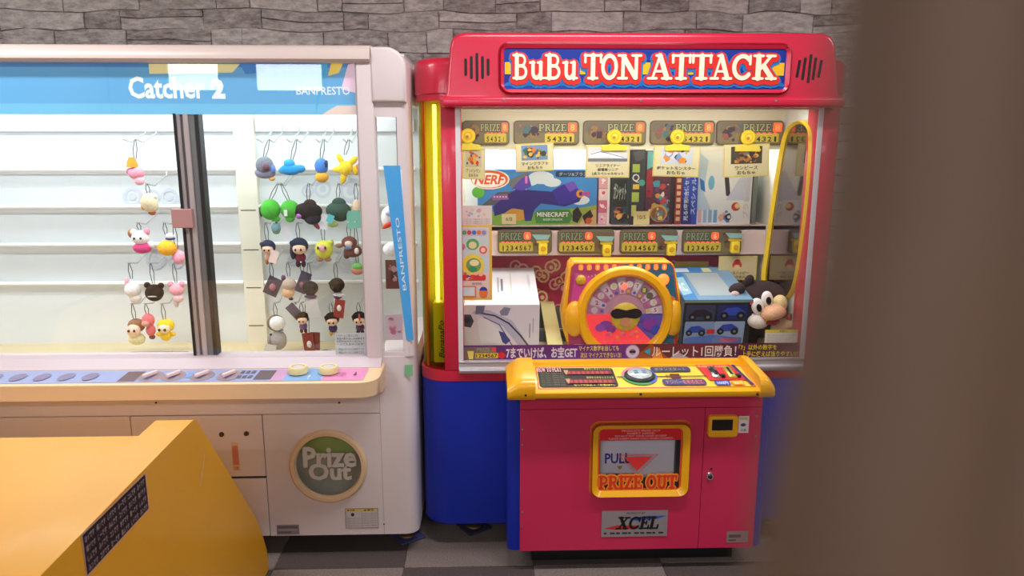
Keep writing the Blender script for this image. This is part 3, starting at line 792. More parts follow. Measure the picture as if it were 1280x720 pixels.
for x in (893, 913):
    c = q.pt(x, 468)
    o = B().box(c.x-.015, c.x+.015, c.y-.05, c.y+.045, c.z-.01, c.z+.006, bev=.003).rot(tilt, c).build('coin_slot', CHROME if x < 900 else mat((214, 196, 90), .3, .6), RM, True)
    B().box(c.x-.004, c.x+.004, c.y-.03, c.y+.03, c.z+.005, c.z+.0075).rot(tilt, c).build('slot_opening', BLACK, o)
    c = q.pt(x+7, 474)
    B().lathe([(0, 0), (.012, 0), (.011, .008), (0, .009)], c, 'z', 14).build('return_button', BLACK, RM, True)
# lower pink cabinet: blue surround and pink front
LX0, LX1, LZ0, LZ1 = .110, 1.000, .088, ZF0-.002
B().sweepz([(.062, PF+.05)]+arc(.062+.03, PF+.045, .03, 180, 270, 5)+[(.118, PF+.0155), (.118, F+.02), (.062, F+.02)], .084, .718).build('blue_surround', BLUE, RM, True)
B().sweepz([(.99, F+.02), (.99, PF+.0155)]+arc(1.012, PF+.045, .03, 270, 360, 5)+[(1.042, F+.02)], .084, .718).build('blue_surround', BLUE, RM, True)
hx0, hx1, hz0, hz1 = rc(743, 532, 857, 615, PF)
ho = rrect(hx0, hx1, hz0, hz1, .03)
# front panel with a real opening: four strips around a rounded hole
def holed(x0, x1, z0, z1, hole, y0, y1):
    n = len(hole); q4 = n//4
    b = B(); cor = [(x1, z1), (x0, z1), (x0, z0), (x1, z0)]
    vs = [(x, y0, zz) for x, zz in hole]+[(x, y0, zz) for x, zz in cor]+[(x, y1, zz) for x, zz in hole]
    fs = []
    for k in range(4):
        for i in range(k*q4, (k+1)*q4-1): fs.append((i, i+1, n+k))
        fs.append(((k+1)*q4-1, ((k+1)*q4) % n, n+(k+1) % 4, n+k))
    o = n+4
    for i in range(n): fs.append((i, (i+1) % n, o+(i+1) % n, o+i))
    b.add(vs, fs)
    e = [(x1, y0, z1), (x0, y0, z1), (x0, y0, z0), (x1, y0, z0), (x1, y1, z1), (x0, y1, z1), (x0, y1, z0), (x1, y1, z0)]
    b.add(e, [(0, 1, 5, 4), (1, 2, 6, 5), (2, 3, 7, 6), (3, 0, 4, 7)])
    return b
XD = P(877, 600, PF).x
zseam = P(760, 511, PF).z
B().box(LX0, LX1, PF+.001, PF+.015, zseam+.001, LZ1).build('upper_front_strip', PINK, RM)
holed(LX0, XD-.001, LZ0, zseam-.001, ho, PF, PF+.015).build('front_panel', PINK, RM)
dr = B().box(XD+.001, LX1, PF, PF+.015, LZ0, zseam-.001).build('service_door', PINK, RM)
for x, y in ((653, 537), (653, 556), (653, 640), (653, 659), (946, 520), (945, 545)):
    c = P(x, y, PF); B().lathe([(0, -.002), (.0035, -.002), (.004, .001), (0, .001)], c, n=8).build('screw', CHROME, RM, True)
# prize door
po = rpx(737, 526, 863, 621, PF, .035); pm = rpx(740, 529, 860, 618, PF, .032); pi = rpx(747, 535, 852, 612, PF, .02)
b = B().ring(po, pm, PF, PF+.004, yi=PF-.02).ring(pm, pi, PF-.02, PF+.004, yi=PF-.008)
b.build('prize_door_frame', YEL, RM, True)
X0, X1, Z0, Z1 = rc(746, 534, 853, 613, PF)
pd = B().box(X0, X1, PF-.003, PF+.001, Z0, Z1).build('prize_door_pane', glass((248, 248, 250)), RM)
B().box(X0-.02, X1+.02, PF+.13, PF+.14, Z0-.02, Z1+.02).build('chute_back', mat((190, 188, 196), .5), RM)
B().box(X0-.02, X1+.02, PF+.016, PF+.14, Z0-.03, Z0-.02).build('chute_floor', mat((120, 116, 124), .5), RM)
B().box(X0-.02, X0-.012, PF+.016, PF+.14, Z0-.02, Z1+.02).box(X1+.012, X1+.02, PF+.016, PF+.14, Z0-.02, Z1+.02).build('chute_side', mat((150, 146, 150), .5), RM)
fx0, fx1, fz0, fz1 = rc(750, 550, 843, 597, PF+.028)
fp = B().box(fx0, fx1, PF+.028, PF+.034, fz0, fz1, bev=.002).build('prize_flap', mat((240, 238, 246), .45), RM)
b = B().slab(rrect(P(757, 592, PF+.028).x, P(793, 592, PF+.028).x, fz0+.002, fz0+.018, .006), PF+.046, PF+.028); b.build('flap_grip', mat((40, 44, 80), .4), fp)
q = printY(750, 550, 843, 597, PF+.028)
q.text('PULL', 756, 566, 788, 579, (40, 50, 160), .03)
q.poly([(771, 582), (779, 582), (775, 587)], (200, 150, 60)); q.build('flap_print', fp)
q = printY(746, 534, 853, 613, PF-.0032)
q.rect(747.5, 535.5, 851.5, 550, (214, 24, 34)); 
for i, t in enumerate(('PRODUCT PRIZE OUT', 'INSERT HAND', 'DO NOT PUT YOUR HAND IN DEEP', 'PLEASE INSERT HAND ONLY WHEN STOPPED')):
    w = (24, 17, 32, 40)[i]; q.text(t, 800-w, 537.2+i*3.2, 800+w, 539.4+i*3.2, (240, 190, 190), .004)
q.line([(748.5, 536), (748.5, 611), (851, 611), (851, 536)], 2.2, (226, 80, 30))
for t, c in ((2.2, (220, 90, 100)), ): q.line([(773, 568), (822, 568), (797, 593), (773, 568)], .8, c)
q.poly([(780, 570.5), (815, 570.5), (797, 588)], (226, 50, 50))
q.slabtext('PRIZE OUT', 749, 594, 847, 610.5, (255, 150, 40), .13); q.slabtext('PRIZE OUT', 749, 594, 847, 610.5, (226, 60, 30), .02)
q.build('door_lettering', pd, 'orange-red words PRIZE OUT')
# maker's plate
X0, X1, Z0, Z1 = rc(752, 638, 834, 670, PF)
o = B().box(X0, X1, PF-.003, PF, Z0, Z1).build('maker_plate', mat((176, 168, 172), .35, .5), RM)
q = printY(752, 638, 834, 670, PF-.003)
q.poly([(755, 660), (772, 656), (800, 657), (795, 661), (770, 662)], (200, 40, 50)); q.poly([(786, 648), (810, 645), (833, 645), (820, 649), (795, 651)], (40, 90, 190))
q.slabtext('XCEL', 770, 646, 822, 661, (16, 14, 18), .015, .18, gap=.0); q.text('PRODUCT BY', 783, 640, 806, 642.5, (60, 50, 50), .005); [q.rect(755+i*7.6, 665, 755+i*7.6+(3.5, 6, 5, 6.6)[i % 4], 667, (50, 44, 44), keep=True) for i in range(10)]; q.k += q.step
q.build('plate_print', o)
# coin counter, notice, lock, silver label
X0, X1, Z0, Z1 = rc(884, 518, 921, 545, PF)
o = B().slab(rrect(X0, X1, Z0, Z1, .012), PF-.018, PF, bev=.006).build('credit_display', YEL, RM, True)
X0, X1, Z0, Z1 = rc(890, 524.5, 916, 538, PF-.018)
B().box(X0, X1, PF-.0185, PF-.016, Z0, Z1).build('display_screen', mat((26, 22, 20), .2), o)
q = printY(923, 520, 936, 541, PF-.001); q.rect(923, 520, 936, 541, (226, 210, 214)); q.rect(924.5, 521.5, 934.5, 525, (210, 190, 120)); q.disc(929, 531, 3.4, (60, 70, 90), 2); q.text('注意', 926, 536, 933, 539, (90, 80, 90)); q.build('notice_sticker', RM)
c = P(887, 595, PF)
o = B().lathe([(0, -.006), (.013, -.006), (.016, .001), (0, .002)], c, n=18).build('door_lock', CHROME, dr, True)
B().lathe([(0, -.014), (.006, -.014), (.009, -.006), (0, -.005)], c, n=12).build('lock_barrel', mat((70, 70, 74), .3, .8), o and dr, True)
c = P(889, 586, PF); B().lathe([(0, -.002), (.004, -.002), (.004, .001), (0, .001)], c, n=8).build('lock_pin', BLACK, dr)
q = printY(908, 664, 935, 678, PF-.001); q.rect(908, 664, 935, 678, (150, 120, 124)); q.rect(911, 668, 926, 672, (96, 74, 78)); q.rect(911, 674, 920, 676, (96, 74, 78)); q.build('serial_label', RM)
B().box(LX0+.05, LX1-.05, PF+.08, F, .0, .084).build('plinth', BLACK, RM)
def foot(cx, cy, zt, parent, pad):
    B().tube([(cx, cy, .015), (cx, cy, zt)], .011, 10).lathe([(.0, .008), (.034, .008), (.032, .016), (.016, .024), (0, .03)], (cx, cy, 0), 'z', 16).lathe([(0, .045), (.018, .045), (.018, .057), (0, .057)], (cx, cy, 0), 'z', 6).build('levelling_foot', mat((150, 120, 90), .35, .8), parent, True)
    B().box(cx-.055, cx+.055, cy-.055, cy+.055, .0005, .009, bev=.003).rot(Matrix.Rotation(.6, 3, 'Z'), (cx, cy, 0)).build('foot_pad', mat(pad, .8), parent)
foot(-.07, 2.90, .105, RM, (46, 52, 80)); foot(-.07, 3.45, .105, RM, (46, 52, 80)); foot(1.2, 2.90, .105, RM, (46, 52, 80)); foot(1.2, 3.45, .105, RM, (46, 52, 80))
B().box(-.19, -.172, 2.86, 2.89, .06, .1).build('bracket', SILV, RM)
# stickers on the window
GY = F+.0105
q = printY(577, 430, 1000, 449, GY)
q.rect(577, 430, 1000, 449, (92, 40, 110)); q.rect(700, 430, 790, 449, (104, 36, 120)); q.rect(790, 430, 1000, 449, (96, 34, 44)); q.poly([(788, 449), (812, 430), (836, 449)], (150, 70, 30)); q.rect(900, 430, 1000, 449, (74, 26, 50))
q.poly([(835, 449), (845, 440), (862, 449)], (170, 150, 150))
q.rect(579, 432, 620, 447, (120, 96, 90), 2); q.text('PRIZE', 596, 433, 612, 438, (150, 140, 110), .03); q.rect(614, 433, 619, 438, (220, 70, 50)); q.poly([(584, 437), (592, 437), (591, 447), (586, 447)], (226, 206, 90))
q.rect(594, 439.5, 622, 446, (206, 180, 40)); q.text('1234567', 595, 440.5, 621, 445.5, (60, 40, 20), .02); q.poly([(622, 440), (627, 438), (632, 442.5), (627, 447), (622, 445)], (206, 30, 40))
q.text('7までいけば、お宝GET', 632, 432.5, 720, 446.5, (214, 204, 214), .03)
q.text('マイナス数字を出しても', 722, 431.6, 772, 438.2, (226, 210, 90), .015); q.text('次は マイナスできないヨ!', 724, 439.8, 775, 446.8, (226, 200, 80), .015)
q.disc(789, 439.5, 9, (150, 120, 140)); q.annulus(789, 439.5, 4, 8, (200, 180, 200), 12); q.rect(785, 438, 793, 441, (40, 20, 40), 1)
q.poly([(803, 439.5), (811, 435), (811, 444)], (40, 150, 170)); q.poly([(813, 449), (822, 434), (828, 449)], (226, 130, 30))
q.text('ルーレット1回勝負！', 813, 432.5, 919, 446.5, (214, 204, 204), .012)
q.text('「7」以外の数字を', 922, 431.8, 970, 438.6, (214, 190, 50), .015); q.text('上手に使えば当りやすい!?', 926, 440, 997, 447, (214, 190, 50), .015)
q.build('window_banner', RM, 'purple printed banner with white and yellow Japanese lettering')
q = printY(576, 257, 615, 281, GY); q.rect(576, 257, 615, 281, (216, 198, 190)); q.blobs(577, 259, 613, 272, [(206, 150, 170), (150, 180, 200), (220, 180, 150)], 10, 1.5, 4, 4)
for i in range(3): q.text('イレギュラーの時はスタッフまで', 578, 273+i*2.6, 612, 275+i*2.6, (150, 90, 90), .0)
q.build('window_notice', RM)
q = printY(576, 281, 615, 375, GY); q.rect(576, 281, 615, 375, (226, 176, 80)); q.rect(576, 284, 611.5, 371.5, (196, 200, 200)); q.rect(576, 340, 611.5, 371.5, (226, 190, 180))
q.poly([(577, 286), (607, 286), (611, 290), (607, 295), (577, 295)], (200, 180, 190))
for i, cc in enumerate(((90, 150, 90), (206, 60, 70), (60, 110, 190), (214, 110, 40), (150, 130, 170))): q.disc(581+i*6, 290.5, 2.8, cc)
q.disc(591, 305, 8, (90, 160, 90), 7); q.disc(591, 306, 5, (226, 200, 150), 4.5); q.disc(604, 312, 6.5, (240, 190, 170)); q.annulus(604, 312, 3, 5, (200, 90, 90), 12); q.disc(578, 308, 4, (206, 110, 130))
q.disc(591, 331, 14, (236, 200, 70), 14); q.disc(592, 331, 9.5, (120, 150, 90), 9); q.disc(593, 328, 6, (236, 210, 160), 4); q.disc(591, 336, 5, (60, 140, 80), 4); q.rect(577, 343, 607, 350, (206, 50, 50), 2); q.blobs(578, 338, 606, 352, [(60, 80, 150), (206, 90, 60), (240, 170, 150)], 10, 1.5, 4, 9)
q.text('あそびかた', 590, 352, 602, 356, (90, 70, 120)); q.rect(576, 357, 595, 371, (214, 120, 60), 1); q.rect(577.5, 358.5, 593, 369.5, (206, 206, 214)); q.disc(604, 366, 5.5, (222, 110, 50)); q.poly(arc(604, 363, 5, 180, 360, 8), (50, 60, 150))
q.build('window_poster', RM, 'orange-edged colourful how-to poster')
q = printY(956, 412, 997, 430, GY); q.rect(956, 412, 997, 430, (206, 198, 186)); q.rect(956, 412, 997, 416, (206, 186, 60)); q.text('お願い', 974, 412.6, 984, 415.6, (70, 50, 20))
for i in range(4): q.text('景品の取り出しはスタッフまで声を', 959, 418+i*3, 994-i*3, 420+i*3, (150, 140, 130), 0)
q.build('window_notice', RM)
q = printY(968, 450, 999, 458, GY-.015); q.rect(968, 450, 999, 458, (190, 174, 130)); q.text('• 7 6 •', 976, 452, 989, 456, (60, 40, 30)); q.build('small_sticker', RM)

# roulette unit inside the window (part of the machine)
YR = 2.93
body = pxpoly([(716, 326), (836, 326), (842, 330), (845, 338), (852, 372), (856, 392), (853, 415), (846, 432), (846, 452), (712, 452), (710, 432), (705, 415), (702, 392), (706, 372), (711, 338), (712, 331)], YR)
ro = B().slab(body, YR, YR+.09, bev=.012, seg=3).build('roulette_body', YEL, RM, True)
q = printY(705, 326, 855, 452, YR-.0005)
q.poly([(717, 329), (836, 329), (840, 334), (848, 380), (848, 450), (712, 450), (709, 380), (713, 334)], (206, 60, 40))
q.poly([(718, 330), (777, 330), (777, 450), (714, 450), (711, 380), (714, 335)], (170, 60, 110))
q.poly([(777, 330), (835, 330), (839, 335), (846, 380), (843, 450), (777, 450)], (40, 100, 130))
q.poly([(718, 340), (740, 345), (728, 372), (713, 378)], (206, 70, 150)); q.poly([(832, 365), (843, 372), (846, 385), (838, 380)], (226, 120, 40))
for i in range(26): q.disc(722+i*4.2, 352-10*math.sin(math.pi*i/25)-3, .8, (190, 210, 210), n=6, keep=True)
q.k += q.step
q.build('roulette_face', ro)
q = printY(705, 326, 855, 452, YR-.0035)
OR = mat((250, 120, 30), .4, emit=.7, name='lit_orange_lamp')
for i in range(11):
    if i == 5: continue
    x = 725+i*10.3; q.rect(x-3, 330, x+3, 337.5, OR, 2.4); q.text(str((i*7+3) % 8), x-1, 331.6, x+1.2, 336.2, (255, 220, 160))
q.build('number_lamps', ro)
ccx, ccy, rr = 780.5, 392, 57
C = P(ccx, ccy, YR); k = (P(ccx+10, ccy, YR).x-C.x)/10
R0, R1 = 47.5*k, 60.5*k
B().lathe([(R1, 0), (R1, -.018), (R1-.01, -.03), (R0+.012, -.03), (R0+.002, -.02), (R0, 0), (R0, .004)], C, n=48).build('roulette_ring', YEL, ro, True)
for sx in (-1, 1):
    B().ball((C.x+sx*62*k, YR, P(ccx, 398, YR).z), (.045, .03, .075), nu=16, nv=10).build('side_bulge', YEL, ro, True)
q = Print((ccx-50, ccy-50, ccx+50, ccy+50), (C.x-50*k, YR-.006, C.z+50*k), (C.x+50*k, YR-.006, C.z+50*k), (C.x-50*k, YR-.006, C.z-50*k))
q.disc(ccx, ccy, 48, (206, 150, 170), n=36)
LR = mat((255, 70, 80), .5, emit=.35, name='red_lit_sector')
for i in range(8):      # lower half: lit red, upper half: pale segments
    a0 = i*22.5; q.poly([(ccx, ccy)]+arc(ccx, ccy, 47.5, a0, a0+22.5, 4), LR if i not in (0, 1) else (110, 90, 190))
rd = random.Random(5)
for i in range(12):
    a = 180+i*15; A = arc(ccx, ccy, 46.5, a+1, a+14, 3)+arc(ccx, ccy, 26, a+14, a+1, 3); q.poly(A, (214, 196, 206) if i % 2 else (196, 120, 160))
    m = math.radians(a+7.5)
    q.disc(ccx+38*math.cos(m), ccy+38*math.sin(m), 4.4, rd.choice([(230, 220, 226), (90, 120, 90), (216, 190, 210)]), n=12)
    q.text(str((7, 2, 5, 3, 1, 4, 6, 7, 1, 2, 3, 5)[i]), ccx+38*math.cos(m)-1.8, ccy+38*math.sin(m)-2.6, ccx+38*math.cos(m)+1.8, ccy+38*math.sin(m)+2.6, (190, 40, 60) if i % 2 else (226, 210, 110), .02)
    q.disc(ccx+29*math.cos(m), ccy+29*math.sin(m), 2.2, rd.choice([(226, 190, 60), (90, 100, 190), (206, 90, 140)]), n=6)
q.disc(757, 406, 8, (140, 70, 170), 6); q.disc(750, 409, 6, (160, 80, 180), 5); q.disc(764, 411, 6, (150, 60, 150), 5); q.disc(812, 405, 9, (150, 60, 170), 8); q.disc(820, 412, 6, (60, 80, 190), 6)
for i in range(14): q.disc(rd.uniform(748, 815), rd.uniform(413, 432), rd.uniform(1.5, 3.5), rd.choice([(255, 120, 120), (255, 150, 80), (255, 90, 140)]), n=7)
q.build('roulette_wheel', ro)
H = P(782, 396, YR-.012); 
hb = B().lathe([(0, -.012), (14*k, -.01), (18*k, 0), (18*k, .006), (0, .006)], (H.x, YR-.012, H.z), n=24).build('wheel_hub', mat((226, 196, 60), .4), ro, True)
q = Print((762, 382, 802, 412), (H.x-20*k, YR-.0245, H.z+14*k), (H.x+20*k, YR-.0245, H.z+14*k), (H.x-20*k, YR-.0245, H.z-16*k))
q.poly(arc(771.5, 391, 9, 90, 270, 8, 6.5)+[(782, 387)]+arc(792.5, 391, 9, -90, 90, 8, 6.5)+[(782, 396)], (40, 24, 24))
q.disc(782, 402, 7, (226, 150, 110), 6); q.build('hub_emblem', hb)
for x, y, r, mt in ((829, 349.5, 7.5, mat((255, 110, 40), .3, emit=2.2)), (780, 357.5, 5.5, mat((255, 90, 70), .3, emit=2.0)), (726, 350, 6.5, mat((206, 170, 40), .3))):
    c = P(x, y, YR); B().ball(c, (r*k, .014, r*k), nu=16, nv=8).build('roulette_lamp', mt, ro, True)
B().lathe([(0, 0), (R0+.002, 0), (R0+.002, .003), (0, .003)], (C.x, YR-.034, C.z), n=36).build('wheel_cover', glass((255, 255, 255), 1.35), ro)

# ---------------------------------------------------------------- prizes in the red machine
def carton(name, label, x0, y0, x1, y1, Y, depth, side, group=None, cat='box', tilt=0, rz=0):
    X0, X1, Z0, Z1 = rc(x0, y0, x1, y1, Y)
    t = thing(name, label, cat, ((X0+X1)/2, Y+depth/2, Z0), group)
    B().box(X0, X1, Y, Y+depth, Z0, Z1, bev=.002, seg=1).build('carton', mat(side, .5), t)
    q = printY(x0, y0, x1, y1, Y)
    if tilt or rz: t.rotation_euler = (tilt, rz, 0)
    return t, q
zsh = zs
YP = 3.235
t, q = carton('toy_blaster_box', 'wide blue box with a dark dragon-shaped toy blaster, on the shelf', 597, 212, 746, 281, YP, .09, (50, 120, 190))
q.rect(597, 212, 746, 281, (60, 140, 220)); 
for x, y, r in ((660, 226, 13), (676, 222, 16), (690, 228, 11), (725, 250, 12), (650, 236, 8), (606, 222, 14)): q.disc(x, y, r, (214, 230, 246), r*.5)
q.poly([(597, 281), (597, 262), (640, 268), (690, 262), (746, 258), (746, 281)], (120, 170, 60)); q.disc(645, 268, 14, (206, 150, 60), 8); q.poly([(706, 281), (712, 262), (746, 256), (746, 281)], (150, 170, 70)); q.poly([(724, 281), (735, 264), (746, 262), (746, 281)], (206, 176, 120))
NV, PU = (46, 34, 130), (90, 70, 190)
q.poly([(592+8, 258), (622, 240), (650, 238), (640, 256), (612, 256)], (84, 92, 100)); q.poly([(634, 226), (660, 214), (657, 232), (640, 236)], (110, 116, 126))
q.poly([(630, 246), (645, 236), (672, 238), (700, 240), (722, 236), (730, 240), (724, 252), (706, 258), (676, 254), (668, 262), (664, 276), (656, 276), (654, 262), (640, 260), (630, 266), (618, 270), (616, 258)], NV)
q.poly([(690, 238), (704, 230), (720, 234), (728, 242), (716, 254), (698, 256)], (56, 40, 160)); q.poly([(705, 230), (716, 226), (722, 234), (712, 240)], (110, 80, 200)); q.poly([(650, 224), (660, 218), (664, 232), (654, 238), (640, 236)], PU)
q.poly([(614, 244), (634, 242), (636, 249), (616, 250)], (150, 90, 170)); 
for i in range(5): q.disc(618+i*3.6, 245.6, 1.1, (230, 210, 236), n=6)
q.disc(725, 242, 5, (226, 150, 40)); q.disc(726, 242, 2.6, NV); q.rect(727, 240, 737, 244.5, (190, 70, 160), 1); q.rect(656, 220, 659, 229, (230, 120, 200)); q.disc(588+10, 240, 8, (90, 180, 60), 7)
q.rect(694, 214, 746, 221, (24, 50, 90), 2); q.text('ダーツ&ブラスター', 698, 215.2, 744, 219.8, (200, 220, 240), 0)
q.poly([(668, 266), (676, 262), (712, 262), (716, 270), (712, 279), (670, 279)], (60, 130, 50)); q.text('MINECRAFT', 671, 265.5, 711, 271.5, (30, 30, 30), .06); q.text('MINECRAFT', 671, 265, 711, 271, (226, 226, 226), .03); q.text('ENDER DRAGON', 679, 273, 703, 275.6, (220, 230, 220), .01)
for p in ([(716, 264), (722, 258), (728, 268), (722, 279), (716, 276)], [(728, 270), (738, 262), (742, 270), (732, 280)]): q.poly(p, (34, 28, 24))
q.disc(736, 276, 4, (200, 90, 40))
q.disc(612, 224, 25, (236, 240, 244), 12.5); q.disc(612, 224, 23, (226, 90, 40), 11); q.disc(611, 225, 21, (244, 244, 246), 9.2)
q.text('NERF', 593, 218.5, 631, 230, (226, 80, 30), .03, .25)
q.rect(627, 267, 645, 280, (214, 206, 160)); q.text('6/8', 632, 271, 640, 276, (110, 100, 70))
q.build('box_print', t)
t, q = carton('pink_checked_box', 'narrow pink and white checked box beside the blaster box', 748, 220, 762, 281, YP+.01, .1, (206, 130, 150))
for i in range(4): q.rect(748, 221+i*15, 759, 235+i*15, [(226, 170, 190), (240, 220, 226), (214, 110, 150), (236, 190, 206)][i]); q.blobs(749, 222+i*15, 758, 234+i*15, [(214, 90, 130), (250, 230, 236)], 4, 1, 3, i)
q.rect(759, 220, 762, 281, (236, 236, 236)); q.build('box_print', t)
t, q = carton('toy_belt_box', 'black upright toy box with pale Japanese title and orange figure art', 765, 186, 790, 281, YP, .08, (44, 40, 50))
q.rect(765, 186, 790, 281, (50, 70, 80)); q.rect(766, 224, 784, 258, (30, 34, 34)); q.text('ガシャット', 767, 228, 783, 250, (190, 206, 196), .02, .2); q.poly([(767, 187), (780, 187), (776, 200), (766, 206)], (60, 150, 200)); q.blobs(766, 256, 788, 280, [(206, 130, 50), (190, 60, 50), (60, 120, 150), (230, 190, 120), (40, 30, 40)], 14, 3, 7, 2); q.build('box_print', t)
t, q = carton('toy_cannon_box', 'tall dark slate toy box with green title blocks, between two figure boxes', 788, 187, 806, 281, YP-.012, .07, (48, 52, 60))
q.rect(788, 187, 806, 281, (54, 54, 70)); q.rect(790, 205, 799, 215, (170, 200, 90)); q.text('Q', 790, 217, 799, 228, (226, 226, 226)); q.rect(791, 230, 799, 236, (226, 190, 60)); q.rect(790, 240, 799, 252, (170, 200, 90)); q.disc(802, 228, 4, (70, 160, 160)); q.poly([(790, 190), (804, 188), (804, 198), (794, 202)], (80, 84, 100)); q.rect(790, 256, 796, 270, (200, 206, 120)); q.build('box_print', t)
t, q = carton('figure_set_box', 'dark red toy box crowded with small colourful figure art', 807, 188, 842, 281, YP, .08, (90, 40, 50))
q.rect(807, 188, 842, 281, (96, 46, 70)); q.poly([(808, 189), (822, 189), (818, 206), (808, 212)], (100, 190, 206)); q.rect(808, 212, 816, 246, (160, 40, 60)); q.blobs(808, 222, 840, 280, [(206, 160, 60), (220, 190, 160), (70, 150, 180), (190, 70, 60), (110, 60, 140), (236, 226, 214), (60, 60, 100)], 40, 2, 6, 8)
q.rect(838, 220, 842, 281, (46, 34, 44)); q.disc(824, 266, 11, (206, 170, 90)); q.disc(824, 267, 9, (150, 90, 60)); q.blobs(816, 258, 832, 276, [(236, 206, 130), (200, 80, 60), (90, 150, 170)], 12, 1.5, 4, 5); q.build('box_print', t)
t = None
pc = B()
X0, X1, Z0, Z1 = rc(792, 264, 812, 279, YP-.03)
t = thing('price_tag', 'small cream price tag standing before the dark toy boxes', 'tag', ((X0+X1)/2, YP-.03, zsh))
B().box(X0, X1, YP-.03, YP-.028, zsh+.001, Z1).build('card', mat((216, 206, 150), .6), t)
q = printY(792, 264, 812, 279, YP-.03); q.text('10/5', 797, 269, 807, 274, (90, 80, 60)); q.build('tag_print', t)
t, q = carton('slim_red_box', 'slim dark red box with a column of pale squares, beside the blue box', 844, 220, 852, 281, YP, .09, (150, 40, 50))
q.rect(844, 220, 852, 281, (150, 44, 54)); 
for i in range(7): q.rect(845.5, 223+i*8, 850.5, 228+i*8, (214, 190, 150), keep=True)
q.build('box_print', t)
t, q = carton('blue_lettered_box', 'royal blue box covered with white Japanese lettering, leaning on the white box', 853, 206, 872, 281, YP, .1, (30, 60, 170))
q.rect(853, 206, 872, 281, (36, 70, 180)); q.poly([(853, 250), (862, 248), (866, 281), (853, 281)], (24, 36, 130)); q.text('光る!変形!合体セット', 855, 212, 861, 276, (210, 226, 246), .02, 0, True); q.text('スペシャル', 864, 222, 870, 268, (190, 210, 246), .02, 0, True); q.build('box_print', t)
t, q = carton('train_set_box', 'large white and pale blue box with train art, on the shelf near the mirror', 872, 186, 940, 281, YP+.01, .1, (226, 230, 236))
q.rect(872, 186, 940, 281, (226, 232, 240)); q.poly([(872, 190), (884, 200), (880, 240), (890, 262), (872, 264)], (180, 206, 232)); q.poly([(874, 222), (880, 226), (882, 240), (876, 236)], (50, 120, 200)); q.disc(889, 228, 4, (110, 180, 220), 9); q.poly([(902, 200), (907, 198), (914, 246), (908, 244)], (60, 60, 70)); q.poly([(908, 250), (930, 212), (938, 216), (938, 250)], (200, 206, 232))
for i in range(4): q.rect(864+10+i*6.5, 262, 878.5+i*6.5, 278, [(214, 180, 200), (150, 190, 226), (130, 180, 220), (110, 170, 220)][i])
q.disc(921, 258, 5.5, (190, 50, 60)); q.disc(923, 257, 3.4, (236, 214, 150)); q.blobs(898, 262, 918, 279, [(60, 60, 80), (80, 130, 200), (220, 170, 150)], 9, 2, 5, 3); q.text('プラレール', 930, 224, 937, 272, (214, 190, 206), .02, 0, True); q.disc(912, 271, 4, (30, 30, 34)); q.disc(913, 271, 2.2, (226, 226, 230)); q.build('box_print', t)
X0 = P(940.5, 240, YP).x
B().box(X0+.004, X0+.022, YP-.0, YP+.14, zsh+.001, zsh+.24, bev=.002).build('shelf_divider', mat((110, 116, 120), .5), RM)
# cards clipped under the upper plaques
def card(x0, y0, x1, y1, rz, label, cols, lines, seed, name='prize_card', frame=(226, 220, 170)):
    Yc = YU-.022-.004*(seed % 2)
    X0, X1, Z0, Z1 = rc(x0, y0, x1, y1, Yc)
    t = thing(name, label, 'sign', ((X0+X1)/2, Yc, Z0), 'prize cards clipped along the top of the window')
    B().box(X0, X1, Yc, Yc+.002, Z0, Z1).build('card', mat(frame, .6), t)
    q = printY(x0, y0, x1, y1, Yc); w, h = x1-x0, y1-y0
    q.line([(x0+.8, y0+.8), (x1-.8, y0+.8), (x1-.8, y1-.8), (x0+.8, y1-.8), (x0+.8, y0+.8)], .8, (226, 200, 60))
    q.rect(x0+w*.16, y0+h*.07, x1-w*.16, y0+h*.6, cols[0]); q.blobs(x0+w*.16, y0+h*.07, x1-w*.16, y0+h*.6, cols[1:], 22, 1.5, w*.11, seed)
    for i, s in enumerate(lines):
        ww = w*min(.42, .05*len(s)); yy = y0+h*(.66+.3/len(lines)*i); q.text(s, (x0+x1)/2-ww, yy, (x0+x1)/2+ww, yy+h*.24/len(lines), (50, 44, 30), .015)
    q.build('card_print', t)
    t.rotation_euler = (0, rz, 0)
    return t
card(577, 186, 606, 224, .02, 'cream prize card with orange-red figure art, leftmost by the window edge', [(206, 200, 170), (226, 120, 40), (206, 50, 40), (240, 180, 60), (90, 80, 130)], ('アンパンマン', 'おもちゃ'), 1)
card(645, 179, 693, 214, -.04, 'cream prize card with a green garden and fire picture, above the blaster box', [(110, 150, 190), (70, 110, 50), (220, 130, 40), (60, 90, 150), (240, 190, 70), (60, 60, 40)], ('マインクラフト', 'おもちゃ'), 2)
t = card(732, 182, 787, 222, .02, 'cream prize card with a long white train on a pale ground', [(226, 230, 230)], ('リニアライナー', '超電導リニア', '2点スペシャルセット'), 4) if False else None
Yc = YU-.024
X0, X1, Z0, Z1 = rc(732, 181, 787, 222, Yc)
t = thing('prize_card', 'cream prize card with a long white train picture, beneath the middle plaque', 'sign', ((X0+X1)/2, Yc, Z0), 'prize cards clipped along the top of the window')
B().box(X0, X1, Yc, Yc+.002, Z0, Z1).build('card', mat((226, 220, 170), .6), t)
q = printY(732, 181, 787, 222, Yc); q.line([(733, 182), (786, 182), (786, 221), (733, 221), (733, 182)], .8, (226, 200, 60)); q.rect(735, 184, 784, 203, (222, 226, 224)); q.poly([(737, 192), (748, 188), (760, 188), (781, 196), (782, 199), (760, 196), (737, 197)], (246, 248, 250)); q.line([(738, 193), (750, 189.5), (762, 192), (780, 197)], .9, (110, 130, 180)); q.rect(735, 198, 784, 202, (120, 124, 122))
for i, s in enumerate(('リニアライナー', '超電導リニア', '2点スペシャルセット')): q.text(s, 760-(15, 13, 20)[i], 205+i*5, 760+(15, 13, 20)[i], 208.8+i*5, (60, 54, 40), .015)
